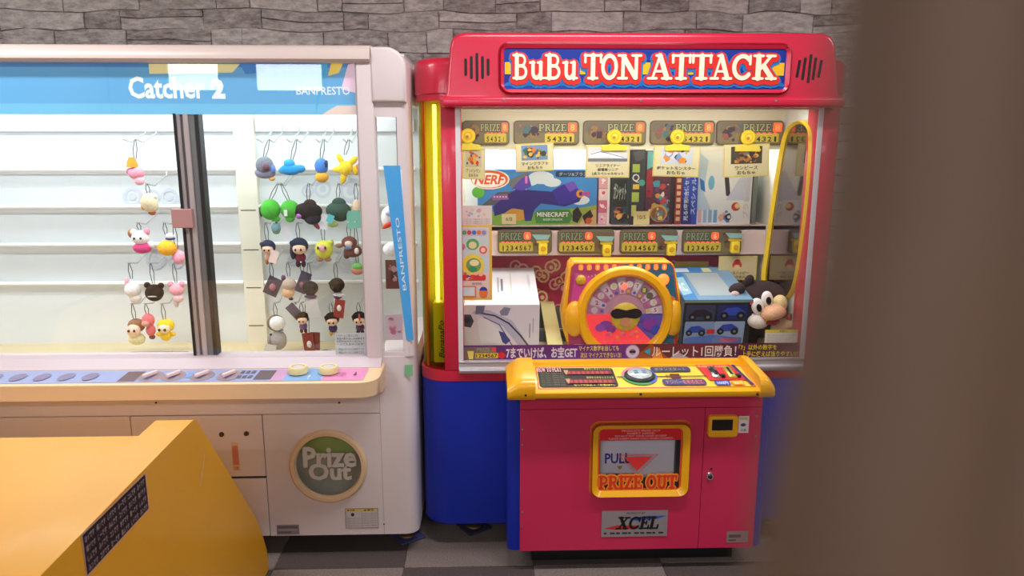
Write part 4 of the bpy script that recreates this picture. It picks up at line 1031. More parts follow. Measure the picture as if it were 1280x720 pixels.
q.build('card_print', t)
card(816, 182, 874, 221, .03, 'cream prize card with an orange creature picture, under the fourth plaque', [(206, 216, 226), (236, 150, 40), (130, 160, 206), (60, 50, 50), (240, 190, 90), (226, 226, 230)], ('ポケットモンスター', 'おもちゃ'), 3)
card(905, 180, 962, 221, -.03, 'cream prize card with a dark group picture, rightmost near the mirror', [(70, 66, 50), (206, 150, 60), (180, 110, 50), (226, 180, 90), (110, 130, 110), (60, 50, 50)], ('ワンピース', 'おもちゃ'), 5)
# small card on the back board right
X0, X1, Z0, Z1 = rc(898, 320, 946, 350, YM-.01)
t = thing('prize_card', 'beige prize card with a small red figure, below the shelf edge', 'sign', ((X0+X1)/2, YM-.01, Z0), 'prize cards clipped along the top of the window')
B().box(X0, X1, YM-.01, YM-.008, Z0, Z1).build('card', mat((200, 186, 140), .6), t)
q = printY(898, 320, 946, 350, YM-.01); q.line([(899, 321), (945, 321), (945, 349), (899, 349), (899, 321)], .7, (216, 196, 60)); q.disc(921, 331, 6, (190, 60, 40), 5); q.disc(921, 327, 4, (170, 40, 40), 3); q.disc(921, 334, 4, (226, 190, 150), 3); q.text('ピースハッピー', 908, 339, 936, 343, (60, 50, 40)); q.text('ぬいぐるみ', 912, 344.5, 932, 347.5, (60, 50, 40)); q.build('card_print', t)

# big white carton at lower left, lying on the sloped deck
def deckbox(name, label, x0, x1, yf, y0, zt, zb, depth, colr, top=None, rz=0):
    """box whose bottom lies along the slats: sheared with the slope, front upright"""
    t = thing(name, label, 'box', ((x0+x1)/2, yf, zb))
    b = B().box(x0, x1, yf, yf+depth, zb, zt, bev=.002, seg=1)
    M = Matrix.Rotation(math.atan(.19), 3, 'X')
    b.rot(M, (x0, yf, zb))
    b.build('carton', mat(colr, .5), t)
    f = lambda x, y, zz: Vector((x0, yf, zb))+M @ (Vector((x, y, zz))-Vector((x0, yf, zb)))
    return t, f
A, Bq = P(577, 378, 2.92), P(674, 378, 2.92)
bx0, bx1 = WX0+.006, Bq.x
t, f = deckbox('white_appliance_box', 'large white carton with a blue machine drawing at the lower left of the window', bx0, bx1, 2.92, 0, A.z, deckz(2.92)+.001, .42, (232, 232, 240))
q = Print((580, 378, 674, 440), f(bx0, 2.919, A.z), f(bx1, 2.919, A.z), f(bx0, 2.919, deckz(2.92)+.002))
G1, G2, G3 = (140, 140, 170), (90, 90, 140), (60, 56, 80)
q.rect(580, 378, 674, 440, (232, 226, 240)); q.poly([(596, 384), (612, 386), (640, 402), (662, 440), (648, 440), (628, 410), (600, 394), (590, 390)], (196, 194, 224)); q.line([(600, 390), (618, 394), (636, 406), (650, 424), (660, 440)], 2.2, G3); q.line([(604, 396), (624, 408), (640, 440)], 1.4, G2); q.poly([(624, 388), (630, 381), (638, 383), (634, 394), (626, 394)], G1); q.poly([(580, 392), (588, 392), (592, 402), (588, 412), (580, 410)], (80, 80, 96)); q.disc(584, 401, 4, (50, 50, 64)); q.poly([(600, 404), (606, 406), (606, 430), (600, 430)], (130, 130, 176)); q.poly([(620, 416), (630, 420), (638, 432), (632, 438), (622, 430)], (70, 70, 150)); q.poly([(596, 396), (610, 400), (622, 414), (628, 436), (600, 436)], (240, 238, 246)); q.poly([(595, 379), (606, 379), (604, 390), (594, 392)], (120, 122, 160)); q.line([(662, 406), (662, 428)], 1, (120, 110, 130)); q.line([(666, 398), (666, 420)], .8, (150, 140, 160)); q.build('front_print', t)
q = Print((580, 330, 674, 378), f(bx0, 3.335, A.z+.0004), f(bx1, 3.335, A.z+.0004), f(bx0, 2.925, A.z+.0004))
q.N = Vector((0, 0, 1)); q.line([(628, 346), (628, 362)], 3, (120, 130, 140)); q.line([(623, 344), (623, 364)], 2, (150, 170, 176)); q.line([(640, 338), (640, 368)], 2, (206, 214, 200)); q.line([(664, 340), (664, 370)], 3, (200, 210, 214)); q.line([(590, 334), (590, 374)], 5, (196, 206, 220)); q.build('top_print', t)
# RC car box at lower right
A, Bq = P(853, 372, 2.9), P(938, 372, 2.9)
t, f = deckbox('radio_car_box', 'dark blue box with four toy car pictures, lying on the deck beside the bird plush', A.x, Bq.x, 2.9, 0, A.z, deckz(2.9)+.001, .38, (50, 90, 130))
q = Print((853, 372, 938, 436), f(A.x, 2.899, A.z), f(Bq.x, 2.899, A.z), f(A.x, 2.899, deckz(2.9)+.002))
q.rect(853, 372, 938, 436, (30, 28, 40)); q.rect(853, 372, 938, 375, (120, 150, 130)); 
for x0, y0, x1, y1, c in ((856, 378, 892, 399, (50, 60, 90)), (895, 378, 932, 399, (30, 44, 110)), (856, 401, 893, 432, (130, 150, 190)), (893, 401, 931, 432, (150, 170, 206))): q.rect(x0, y0, x1, y1, c, 1.5)
for x, y, c, s in ((874, 391, (26, 28, 50), 1.2), (914, 389, (50, 80, 190), 1.3), (870, 413, (40, 70, 170), 1), (910, 411, (50, 70, 170), 1.1)):
    q.poly([(x-12*s, y+2), (x-6*s, y-5*s), (x+4*s, y-6*s), (x+12*s, y-1), (x+12*s, y+3), (x-12*s, y+4)], c); q.disc(x-8*s, y+4, 4*s, (20, 20, 26)); q.disc(x+8*s, y+4, 4.4*s, (20, 20, 26)); q.disc(x-8*s, y+4, 1.6*s, (120, 120, 140)); q.disc(x+8*s, y+4, 1.7*s, (120, 120, 140))
q.rect(884, 412, 894, 418, (200, 40, 50)); q.poly([(857, 424), (892, 420), (929, 424), (929, 432), (857, 432)], (80, 110, 190)); q.text('走破性能', 902, 424, 926, 430, (226, 60, 60), .03); q.disc(936, 376, 2.5, (220, 70, 100)); q.build('front_print', t)
q = Print((848, 340, 938, 372), f(A.x, 3.27, A.z+.0004), f(Bq.x, 3.27, A.z+.0004), f(A.x, 2.903, A.z+.0004))
q.N = Vector((0, 0, 1)); q.rect(848, 340, 938, 372, (110, 150, 180)); q.rect(872, 346, 918, 368, (160, 176, 180)); q.poly([(848, 340), (900, 340), (896, 346), (868, 346), (866, 372), (848, 372)], (60, 130, 190)); q.rect(860, 341, 880, 345, (206, 226, 236)); q.rect(900, 341, 912, 345, (214, 214, 150)); q.poly([(850, 352), (866, 350), (864, 366), (850, 368)], (150, 200, 220)); q.text('RC', 851, 356, 861, 364, (226, 240, 246), .03); q.build('top_print', t)

# plush bird: dark fluffy head, white face patches, yellow and pink bill
def fuzz(c): return mat(c, .95, grain=.18, scale=160, bump=.5)
def S(px): return px*.00333
bp = P(960, 392, 2.96)
zd = deckz(2.96)
t = thing('bird_plush', 'big black and white bird plush with yellow bill lying by the mirror', 'plush toy', (bp.x, bp.y, zd))
B().ball((bp.x-.01, bp.y+.07, zd+.09), (.13, .12, .1), nu=20, nv=12).build('body', fuzz((44, 32, 34)), t, True)
hd = B().ball(bp+Vector((-.015, .03, .015)), (.125, .11, .118), rot=(0, .35, 0), nu=24, nv=14).build('head', fuzz((46, 30, 30)), t, True)
c = P(921, 362, 2.95); B().ball(c, (.035, .035, .026), rot=(0, -.5, 0)).build('ear_tuft', fuzz((52, 36, 36)), t, True); c = P(919, 368, 2.92); B().ball(c, (.018, .016, .014)).build('ear_lining', fuzz((196, 176, 170)), t, True)
c = P(936, 352, 2.99); B().ball(c, (.02, .02, .03), rot=(0, .3, 0)).build('crest', fuzz((40, 28, 28)), t, True)
for x, y, rx, rz, ro_ in ((947, 383, .026, .036, -.35), (959, 374, .024, .034, -.2)):
    c = P(x, y, 2.868 if x < 950 else 2.872); e = B().ball(c, (rx, .016, rz), rot=(0, ro_, 0)).build('eye', mat((236, 234, 230), .25), t, True)
    c = P(x+2, y+2, 2.853 if x < 950 else 2.857); B().ball(c, (.011, .006, .017), rot=(0, ro_, 0)).build('pupil', mat((14, 12, 14), .15), e, True)
c = P(947, 401, 2.88); B().ball(c, (.044, .035, .032), rot=(0, .2, 0)).build('cheek', fuzz((226, 216, 206)), t, True)
c = P(975, 379, 2.885); B().ball(c, (.028, .035, .034)).build('cheek', fuzz((226, 206, 150)), t, True)
c = P(966, 390, 2.86); B().ball(c, (.052, .05, .032), rot=(0, -.2, 0), fn=lambda q_: Vector((q_.x*(1-.15*q_.z), q_.y, q_.z))).build('upper_bill', fuzz((226, 178, 140)), t, True)
c = P(958, 394, 2.862); B().ball(c, (.02, .03, .024), rot=(0, .3, 0)).build('bill_corner', fuzz((236, 180, 50)), t, True)
c = P(965, 402, 2.862); B().ball(c, (.03, .03, .012), rot=(0, -.15, 0)).build('mouth', fuzz((150, 30, 34)), t, True)
c = P(978, 407, 2.89); B().ball(c, (.05, .045, .03), rot=(0, -.3, 0)).build('muffler', fuzz((214, 186, 140)), t, True)
c = P(993, 396, 2.872); B().ball(c, (.02, .02, .02)).build('nose_ball', mat((40, 14, 16), .15), t, True)
c = P(986, 397, 2.878); B().ball(c, (.012, .014, .016)).build('nose_base', fuzz((170, 50, 40)), t, True)
c = P(935, 418, 2.95); B().ball(c, (.04, .045, .08)).build('wing', fuzz((36, 26, 28)), t, True); c = P(990, 384, 2.99); B().ball(c, (.055, .06, .04), rot=(0, .3, 0)).build('wing', fuzz((44, 30, 30)), t, True)

# ------------------------------------------------------------------ the white crane machine
WF = 2.70
AX0, AX1 = -2.56, -.418            # front between the left end and the right column
WM = thing('crane_machine', 'white crane game machine with glass front, cream control shelf and round prize window', 'arcade machine', (-1.4, 3.1, 0))
zb, zm = .088, .76
xd0, xd1 = P(167, 560, WF).x, P(330, 560, WF).x
zh = P(250, 519, WF).z
B().box(AX0, P(345, 582, WF).x, WF+.012, 3.5, zb, .69).box(P(345, 582, WF).x, AX1, WF+.24, 3.5, zb, .69).build('base_body', mat((150, 142, 144), .6), WM)
B().box(AX0, AX1-.001, WF, WF+.011, zh+.0015, zm).build('upper_front_strip', WHITE, WM)
cc = P(411, 582, WF); rk = (P(421, 582, WF).x-cc.x)/10
hole = arc(cc.x, cc.z, 42*rk, 0, 360-360/32, 31)
holed(xd1+.003, AX1-.001, zb, zh-.0015, hole, WF, WF+.011).build('front_panel', WHITE, WM)
B().box(AX0, xd0-.003, WF, WF+.011, zb, zh-.0015).build('front_panel', WHITE, WM)
zd1 = P(250, 598, WF).z
d1 = B().box(xd0, xd1, WF-.002, WF+.009, zd1+.006, zh-.002, bev=.002).build('service_door', WHITE, WM)
d2 = B().box(xd0, xd1, WF-.002, WF+.009, zb+.001, zd1-.004, bev=.002).build('service_door', WHITE, WM)
B().box(xd0-.003, xd1+.003, WF+.0095, WF+.0115, zb, zh).build('door_gap', mat((60, 52, 52), .8), WM)
for x, y in ((277, 543), (308, 542), (196, 545), (227, 544)):
    c = P(x, y, WF-.002); B().lathe([(0, -.008), (.007, -.008), (.01, -.002), (.01, .001), (0, .001)], c, n=14).build('door_lock', mat((90, 86, 84), .3, .8), d1, True)
q = printY(290, 553, 299, 588, WF-.0022); q.rect(290, 553, 299, 588, (226, 190, 150)); q.rect(291, 557, 298, 581, (214, 130, 120)); q.text('注意', 292, 583, 297, 587, (190, 60, 60)); q.build('door_sticker', d1)
# prize window
B().lathe([(48.5*rk, .0), (48.5*rk, -.012), (46*rk, -.02), (42*rk, -.02), (40.5*rk, -.006), (40.5*rk, .002)], cc, n=48).build('prize_window_ring', CREAM, WM, True)
pw = B().lathe([(0, -.003), (41.5*rk, -.003), (41.5*rk, .001), (0, .001)], cc, n=40).build('prize_window', glass((244, 244, 240)), WM)
q = printY(365, 536, 458, 628, WF-.0032)
TX = mat((206, 200, 196), .5)
q.text('Prize', 379, 558, 446, 584, TX, .035); q.text('Out', 385, 578, 439, 600, TX, .035); q.build('prize_window_lettering', pw, 'pale words Prize Out')
x0, x1 = cc.x-.19, cc.x+.17
B().box(x0, x1, WF+.07, WF+.08, cc.z-.17, cc.z+.03).box(x0, x0+.006, WF+.02, WF+.07, cc.z-.17, cc.z+.18).box(x1-.006, x1, WF+.02, WF+.07, cc.z-.17, cc.z+.18).box(x0, x1, WF+.02, WF+.08, cc.z-.178, cc.z-.17).build('prize_chute', mat((222, 226, 224), .5), WM)
B().box(x0, x1, WF+.055, WF+.065, cc.z+.03, cc.z+.18).build('chute_flap', mat((196, 226, 140), .5), WM)
for x, y, s in ((432, 635, 1), ):
    q = printY(432, 635, 473, 660, WF-.0012); q.rect(432, 635, 473, 660, (206, 198, 200)); q.rect(433, 636, 452, 639, (226, 200, 90)); q.rect(453, 636, 472, 639, (226, 200, 90)); q.text('▲注意', 434, 636.4, 444, 638.6, (60, 50, 40)); q.text('▲警告', 455, 636.4, 468, 638.6, (60, 50, 40)); q.line([(452.5, 639), (452.5, 659)], .4, (120, 110, 110)); q.disc(441, 643, 2.2, (60, 50, 50))
    for i in range(4): q.text('機械の中に手をいれないで', 434, 647+i*3, 451, 649+i*3, (140, 130, 134), 0); 
    for i in range(6): q.text('けがをすることがあります', 454, 640.5+i*3, 471, 642.5+i*3, (120, 110, 120), 0)
    q.line([(432.4, 635.4), (472.6, 635.4), (472.6, 659.6), (432.4, 659.6), (432.4, 635.4)], .5, (110, 100, 110)); q.build('caution_sticker', WM)
q = printY(346, 656, 374, 668, WF-.0012); q.rect(346, 656, 374, 668, (136, 128, 134)); q.rect(348, 658, 372, 660, (100, 94, 100)); q.rect(348, 661.5, 372, 663, (170, 164, 168)); q.rect(348, 664.5, 364, 666, (100, 94, 100)); q.build('serial_label', WM)
# right column: rounded outer corner
CR0, CR1 = AX1, -.283
colp = [(CR0, WF), (CR1-.05, WF)]+arc(CR1-.05, WF+.05, .05, 270, 360, 6)+[(CR1, 3.5), (CR0, 3.5)]
zc0 = P(490, 446, WF).z
B().sweepz(colp, zb, zc0).build('column_base', WHITE, WM, True)
q = printY(506, 456, 520, 470, WF-.001); q.rect(506, 456, 516, 470, (130, 190, 140)); q.build('green_tape', WM)
c = P(480, 665, WF); B().lathe([(0, -.002), (.003, -.002), (.003, .001), (0, .001)], P(480, 655, WF), n=8).build('screw', BLACK, WM)
zc1 = P(488, 128, WF).z; zc2 = P(488, 59, WF).z
cx0 = P(464, 95, WF).x
B().slab([(cx0, zc1), (CR1-.002, zc1)]+arc(CR1-.07, zc2-.07, .07, 0, 90, 7)+[(cx0, zc2)], WF-.02, 3.5, bev=.012).build('corner_cap', WHITE, WM, True)
gx0, gx1 = P(474, 300, WF).x, P(500, 300, WF).x
zg1, zg0 = P(486, 146, WF).z, P(486, 440, WF).z
B().ring([(AX1+.018, zc0), (CR1-.022, zc0), (CR1-.022, zc1), (AX1+.018, zc1)], [(gx0, zg0), (gx1, zg0), (gx1, zg1), (gx0, zg1)], WF+.002, WF+.02).build('column_frame', WHITE, WM)
B().sweepz([(CR1-.024, WF+.003)]+arc(CR1-.024, WF+.027, .024, 270, 360, 5)+[(CR1, 2.86), (CR1-.024, 2.86)], zc0, zc1).build('column_edge', WHITE, WM, True)
B().box(gx0, gx1, WF+.008, WF+.012, zg0, zg1).build('column_glass', glass(), WM)
B().box(P(496, 160, WF).x-.004, P(496, 160, WF).x+.002, WF+.013, WF+.03, P(490, 210, WF).z, zg1).build('column_seal', BLACK, WM)
YN = WF-.0005
a = [P(479, 207, YN), P(500, 207, YN), P(517, 425, YN), P(508, 425, YN)]
st = B().slab([(v.x, v.z) for v in a][::-1], YN, YN+.002).build('blue_strip', mat((74, 168, 236), .4), WM)
# letters running up the strip
d0, d1_ = (a[2]+a[3])/2, (a[0]+a[1])/2
w_ = .024
ax = (d1_-d0).normalized(); pp = Vector((-ax.z, 0, ax.x))
o0 = d0+ax*.19
q = Print((0, 0, 110, 20), o0+pp*w_*.35-Vector((0, .0005, 0)), o0+pp*w_*.35+ax*.27-Vector((0, .0005, 0)), o0-pp*w_*.35-Vector((0, .0005, 0)))
q.N = Vector((0, -1, 0)); q.text('BANPRESTO', 0, 2, 110, 18, (220, 236, 246), .01); q.build('strip_lettering', st)
B().box(P(500, 300, YN).x+.004, CR1-.026, YN+.0012, YN+.0024, P(505, 400, YN).z, P(505, 212, YN).z).build('bright_light_sheet', mat((244, 246, 248), .5), WM)  # near-white sheet stands in for the bright light in the column's acrylic
# front post, top beam, header
B().box(-.457, -.400, WF-.012, WF+.06, .80, 1.893, bev=.006).build('front_post', WHITE, WM, True)
B().box(-.462, -.452, WF-.004, WF+.03, .805, 1.885).build('glass_channel', mat((190, 180, 184), .4), WM)
zt0, zt1 = P(300, 77, WF-.03).z, P(300, 54, WF-.03).z
tb = [(WF-.02, zt0), (WF-.03, zt0+.01)]+[(WF+.02-.05*math.cos(math.radians(t_)), zt1-.05+.05*math.sin(math.radians(t_))) for t_ in range(0, 91, 15)]+[(3.5, zt1), (3.5, zt0)]
B().sweepx(tb, AX0, cx0).build('top_beam', mat((222, 206, 200), .35), WM, True)
hz0, hz1_ = P(300, 143, WF+.03).z, P(300, 76, WF+.03).z
hx1 = P(450, 110, WF+.03).x
hd_ = B().box(AX0+.05, hx1, WF+.03, WF+.04, hz0, hz1_).build('header_panel', mat((90, 160, 210), .5), WM)
HL = lambda c_: mat(c_, .4, emit=.4)      # the header is lit from behind
q = Print((-120, 78, 450, 143), (P(-120, 110, WF+.03).x, WF+.03, hz1_), (hx1, WF+.03, hz1_), (P(-120, 110, WF+.03).x, WF+.03, hz0))
q.rect(-120, 78, 450, 143, HL((96, 168, 216))); q.rect(-120, 130, 450, 143, HL((110, 186, 226))); q.rect(-120, 78, 450, 86, HL((70, 130, 190)))
q.poly([(186, 82), (300, 82), (290, 92), (186, 94)], HL((236, 226, 160))); q.poly([(300, 82), (330, 82), (330, 92), (306, 94)], HL((60, 130, 206))); q.poly([(410, 96), (415, 80), (430, 80), (424, 92)], HL((246, 214, 90))); q.poly([(426, 112), (436, 82), (450, 80), (450, 118)], HL((236, 206, 226))); q.poly([(400, 143), (420, 132), (450, 132), (450, 143)], HL((226, 206, 196))); q.poly([(392, 143), (404, 100), (412, 78), (400, 78)], HL((70, 170, 220)))
q.text('Catcher', 158, 97, 254, 124, HL((226, 236, 240)), .03); q.text('2', 262, 100, 279, 124, HL((226, 236, 240)), .06)
q.text('BANPRESTO', 369, 109, 437, 119, HL((220, 232, 240)), .015)
q.build('header_print', hd_)
# glass and mullion
B().box(-1.10, -.457, WF+.018, WF+.022, .80, 1.893).build('sliding_glass', glass(), WM)
B().box(AX0+.04, -1.03, WF+.05, WF+.054, .80, 1.70).build('sliding_glass', glass(), WM)
B().box(AX0+.04, -1.1, WF+.018, WF+.022, 1.70, 1.893).build('header_glass', glass(), WM)
mz0, mz1 = .80, 1.705
mx0 = -1.112
for xa, xb, ya, m in ((mx0, mx0+.010, WF+.026, BLACK), (mx0+.010, mx0+.024, WF+.03, mat((170, 162, 166), .35, .1)), (mx0+.024, mx0+.034, WF+.036, mat((110, 104, 108), .35, .1)), (mx0+.034, mx0+.052, WF+.028, mat((196, 186, 188), .35, .1)), (mx0+.052, mx0+.074, WF+.034, mat((120, 122, 126), .35, .1)), (mx0+.074, mx0+.088, WF+.03, BLACK)):
    B().box(xa, xb, ya, WF+.075, mz0, mz1, bev=.002, seg=1).build('mullion_strip', m, WM)
c0, c1 = P(216, 285, WF+.02), P(240, 261, WF+.02)
B().box(c0.x, c1.x, WF+.014, WF+.03, c0.z, c1.z, bev=.003).build('glass_handle', mat((186, 140, 140), .4), WM)
# sill and control shelf
B().sweepx([(WF+.08, .70), (WF+.08, .818), (WF-.004, .818), (2.645, .792), (2.645, .70)], AX0, -.402).build('sill', mat((200, 184, 190), .35), WM)
ZT = P(300, 479, 2.5).z; Zb = P(300, 499, 2.5).z; zbk = .792
xr = -.392
def shelf(x1, y0, z0, z1, r):
    return [(AX0, y0), (x1-r, y0)]+arc(x1-r, y0+r, r, 270, 360, 8)+[(x1, WF), (AX0, WF)]
b = B()
pl = shelf(xr, 2.5, 0, 0, .07); n = len(pl)
zt_ = lambda y: ZT+(y-2.5)/(2.66-2.5)*(zbk-ZT) if y < 2.66 else zbk
rings = [[(x, y+(.05 if y < 2.66 else 0), Zb-.018) for x, y in pl], [(x, y, Zb) for x, y in pl], [(x, y, zt_(y)-.004) for x, y in pl], [(x-(.004 if x > xr-.07 else 0), y+(.005 if y < 2.6 else 0), zt_(y)) for x, y in pl]]
vs = [p for r_ in rings for p in r_]
b.add(vs, [tuple(range(n)), tuple(range(4*n-1, 3*n-1, -1))]+[(k_*n+i, k_*n+(i+1) % n, (k_+1)*n+(i+1) % n, (k_+1)*n+i) for k_ in range(3) for i in range(n)])
b.build('control_shelf', CREAM, WM, True)
ya, yb = 2.635, 2.515
xs1 = P(457, 472, 2.57).x; xs0 = P(-140, 472, 2.57).x
q = Print((-140, 466, 457, 479), (xs0, ya, zt_(ya)), (xs1, ya, zt_(ya)), (xs0, yb, zt_(yb)), lift=.001)
q.rect(-140, 466, 457, 479, (150, 160, 200)); q.rect(404, 466, 457, 479, (220, 140, 186)); q.rect(350, 466, 404, 479, (130, 170, 216)); q.rect(338, 466, 356, 479, (196, 150, 190)); q.rect(318, 467.5, 340, 477.5, (96, 80, 86)); q.rect(150, 467.5, 172, 478, (110, 84, 84))
for x in (186, 214, 250, 284): q.disc(x, 473, 15, (150, 130, 140), 5.4); q.annulus(x, 473, 0, 4, (120, 110, 140), 12)
for x in (298, 305, 312): q.rect(x-2.5, 468, x+2.5, 471, (90, 84, 104), keep=True); q.rect(x-2.5, 473, x+2.5, 476, (90, 84, 104), keep=True)
q.k += q.step; q.disc(233, 472, 4, (120, 160, 210), 3); q.text('↑', 385, 473, 389, 478, (240, 240, 240)); q.text('▲', 442, 470, 446, 474, (90, 60, 80)); q.text('CATCHER', 412, 471, 432, 475, (206, 120, 170), 0)
for i in range(9): q.disc(-130+i*30, 473, 9, (130, 120, 150), 4)
q.build('shelf_print', WM)
pk = q
for x, t_ in ((185, .0), (214, .0), (250, .0), (284, .0)):      # chrome number levers
    c = pk.pt(x, 473)
    B().box(c.x-.006, c.x+.006, c.y-.03, c.y+.03, c.z, c.z+.014, bev=.004).rot(Matrix.Rotation(-.45, 3, 'Z'), c).build('coin_gate', mat((240, 216, 214), .3), WM, True)
for x in (370, 409):
    c = pk.pt(x, 471)
    o = B().lathe([(0, 0), (.034, 0), (.035, .018), (.031, .024), (.024, .024), (.022, .018), (0, .018)], c, 'z', 24).build('round_button', mat((232, 216, 160), .35), WM, True)
    B().lathe([(0, .012), (.021, .012), (.02, .022), (0, .024)], c, 'z', 20).build('button_cap', mat((206, 200, 206), .3), o, True)
for x in (195, 424): B().lathe([(0, 0), (.004, 0), (.004, .004), (0, .005)], P(x, 504, 2.56), 'z', 8).build('screw', BLACK, WM)
# inside
YBK = 3.34
B().box(AX0, -.30, YBK, YBK+.03, .68, 1.9).build('inner_back_board', WHITE2, WM)
B().box(AX0-.03, AX0, WF, 3.5, zb, 1.93).build('side_panel', WHITE, WM)
B().box(AX0, -.30, WF+.09, 3.5, 1.90, 1.915).build('inner_top_board', WHITE2, WM)
B().box(AX0, -.425, WF+.085, YBK, .69, .702).build('inner_floor', mat((206, 190, 150), .5), WM)
B().box(-.425, -.285, WF+.085, YBK, .78, .79).build('side_shelf', WHITE, WM)
cxa, cxb = P(300, 290, YBK-.03).x, P(325, 290, YBK-.03).x
B().box(cxa, cxb, YBK-.03, YBK, .70, 1.9).build('upright', mat((236, 232, 214), .5), WM)
for y in (262, 311, 358, 405): B().box(cxa+.01, cxb-.012, YBK-.0308, YBK-.03, P(312, y, YBK).z-.002, P(312, y, YBK).z+.002).build('upright_slot', mat((70, 66, 60), .6), WM)
RZ = [P(390, y, YBK-.02).z for y in (163, 212, 258, 305, 353)]
for r_, zz in enumerate(RZ):
    for xa, xb in ((AX0+.05, cxa-.002), (cxb+.002, -.32)):
        if r_ == 0: B().box(xa, xb, YBK-.014, YBK, zz-.006, zz+.05, bev=.003).build('rail', WHITE2, WM)
        else: B().tube([(xa, YBK-.02, zz), (xb, YBK-.02, zz)], .011, 8).build('rail', mat((226, 224, 222), .4), WM, True)
q = Print((158, 200, 460, 330), P(158, 200, YBK), P(460, 200, YBK), P(158, 330, YBK), lift=.001)
RG = (206, 212, 224)
for x, y, r_ in ((405, 236, 11), (441, 238, 15), (386, 238, 8), (166, 245, 12), (190, 246, 10), (212, 246, 11), (232, 248, 9), (400, 325, 12), (440, 328, 14), (372, 326, 8), (196, 324, 13), (222, 326, 10)):
    q.annulus(x, y, r_*.68, r_, RG); q.disc(x, y, r_*.38, RG)
q.build('board_emblems', WM)
B().tube([(AX0+.1, WF+.12, 1.80), (-.47, WF+.12, 1.80)], .012, 8).build('lamp_tube', TUBE, WM, True)
area('white_machine_lamp', (-1.5, WF+.14, 1.78), 2.0, .06, LIGHTS['white_front'], (.93, 1, 1), parent=WM)
area('white_machine_lamp', (-1.3, 3.15, 1.87), 1.9, .06, LIGHTS['white_back'], (.92, 1, 1), parent=WM)
X0, X1, Z0, Z1 = rc(420, 416, 459, 444, WF+.026)
q = printY(419, 416, 459, 444, WF+.0275); q.rect(419, 416, 459, 444, (206, 216, 216))
for i, s in enumerate(('このゲームで遊ぶときは', '景品の取り出しは係員まで', 'お声をおかけください', '一人でもあそべます')): q.text(s, 421, 418+i*3.6, 456-(8, 0, 4, 2)[i], 420.8+i*3.6, (60, 64, 70), .005)
for i in range(2): q.text('景品はなくなり次第終了です', 423, 435+i*4, 455, 438+i*4, (80, 84, 90), .0)
q.build('glass_notice', WM)
X0, X1, Z0, Z1 = rc(164, 440, 236, 458, 2.86)
o = B().box(X0, X1, 2.86, 2.868, .703, Z1, bev=.002).build('floor_sign', mat((80, 92, 100), .5), WM)
q = printY(164, 440, 236, 458, 2.86); q.text('COOL', 168, 442, 214, 456, (200, 206, 206), .06, .2); q.text('//', 216, 442, 232, 456, (200, 206, 206), .06); q.poly([(208, 446), (216, 438.5), (224, 446), (216, 450)], (206, 212, 226)); q.build('floor_sign_print', o)
foot(-.345, 2.835, .095, WM, (60, 70, 120)); foot(-2.4, 2.835, .095, WM, (60, 70, 120)); foot(-.345, 3.4, .095, WM, (60, 70, 120)); foot(-2.4, 3.4, .095, WM, (60, 70, 120))

# hooks and the toys hanging from them
def hook(x, rail, y=3.1):
    zz = RZ[rail]-(.01 if rail else -.0)
    B().tube([(x, YBK-.02, zz+.02), (x, YBK-.03, zz-.012), (x, 3.18, zz-.05), (x, y, zz-.035)], .0035, 6).build('hook', mat((196, 198, 200), .3, .6), WM, True)
    return Vector((x, y+.01, zz-.037))
for x in (341, 375, 409, 441): hook(P(x, 165, YBK).x, 0)
for x in (185, 245): hook(P(x, 165, YBK).x, 0)
YT = 3.12
SP = (P(400, 300, YT).x-P(390, 300, YT).x)/10
GR = 'small toys hanging on hooks in the crane machine'
def toy(name, label, px, py, parts, rail=None, cat='plush toy', hookdx=0, Y=YT, cord=(40, 40, 44)):
    """parts: (name, colour, dx, dy, rx, rz[, depth offset, roll]) in picture pixels at the toy's depth"""
    c = P(px, py, Y)
    low = max(p[3]+p[5] for p in parts)
    t = thing(name, label, cat, (c.x, c.y, c.z-low*SP), GR)
    for p in parts:
        n_, col, dx, dy, rx, rz = p[:6]; dd = p[6] if len(p) > 6 else 0; ro_ = p[7] if len(p) > 7 else 0
        cc_ = c+Vector((dx*SP, dd*SP, -dy*SP)); m = col if not isinstance(col, tuple) else fuzz(col)
        if n_ in ('tag', 'card', 'label_card'):
            B().box(cc_.x-rx*SP, cc_.x+rx*SP, cc_.y-.001, cc_.y+.001, cc_.z-rz*SP, cc_.z+rz*SP).rot(Matrix.Rotation(ro_, 3, 'Y'), cc_).build(n_, mat(col, .5), t)
        elif n_ in ('collar', 'skirt', 'hat'):
            B().lathe([(0, -rz*SP), (rx*SP, -rz*SP), (rx*.75*SP, rz*.2*SP), (rx*.45*SP, rz*SP), (0, rz*SP)], cc_, 'z', 14).rot(Matrix.Rotation(ro_, 3, 'Y'), cc_).build(n_, m, t, True)
        else:
            B().ball(cc_, (rx*SP, max(min(rx, rz)*SP*.85, .006), rz*SP), rot=(0, ro_, 0), nu=14, nv=9).build(n_, m, t, True)
    top = min(p[3]-p[5] for p in parts)
    if rail is not None:
        h = hook(c.x+hookdx*SP, rail)
        e = c+Vector((0, 0, -(top+2)*SP))
        B().tube([e+Vector((-.004, 0, 0)), (e+h)/2+Vector((-.008, 0, 0)), h+Vector((-.002, 0, 0))], .0016, 5).tube([e+Vector((.004, 0, 0)), (e+h)/2+Vector((.008, 0, 0)), h+Vector((.002, 0, 0))], .0016, 5).build('cord', mat(cord, .6), t, True)
    return t
SK = (236, 200, 172)
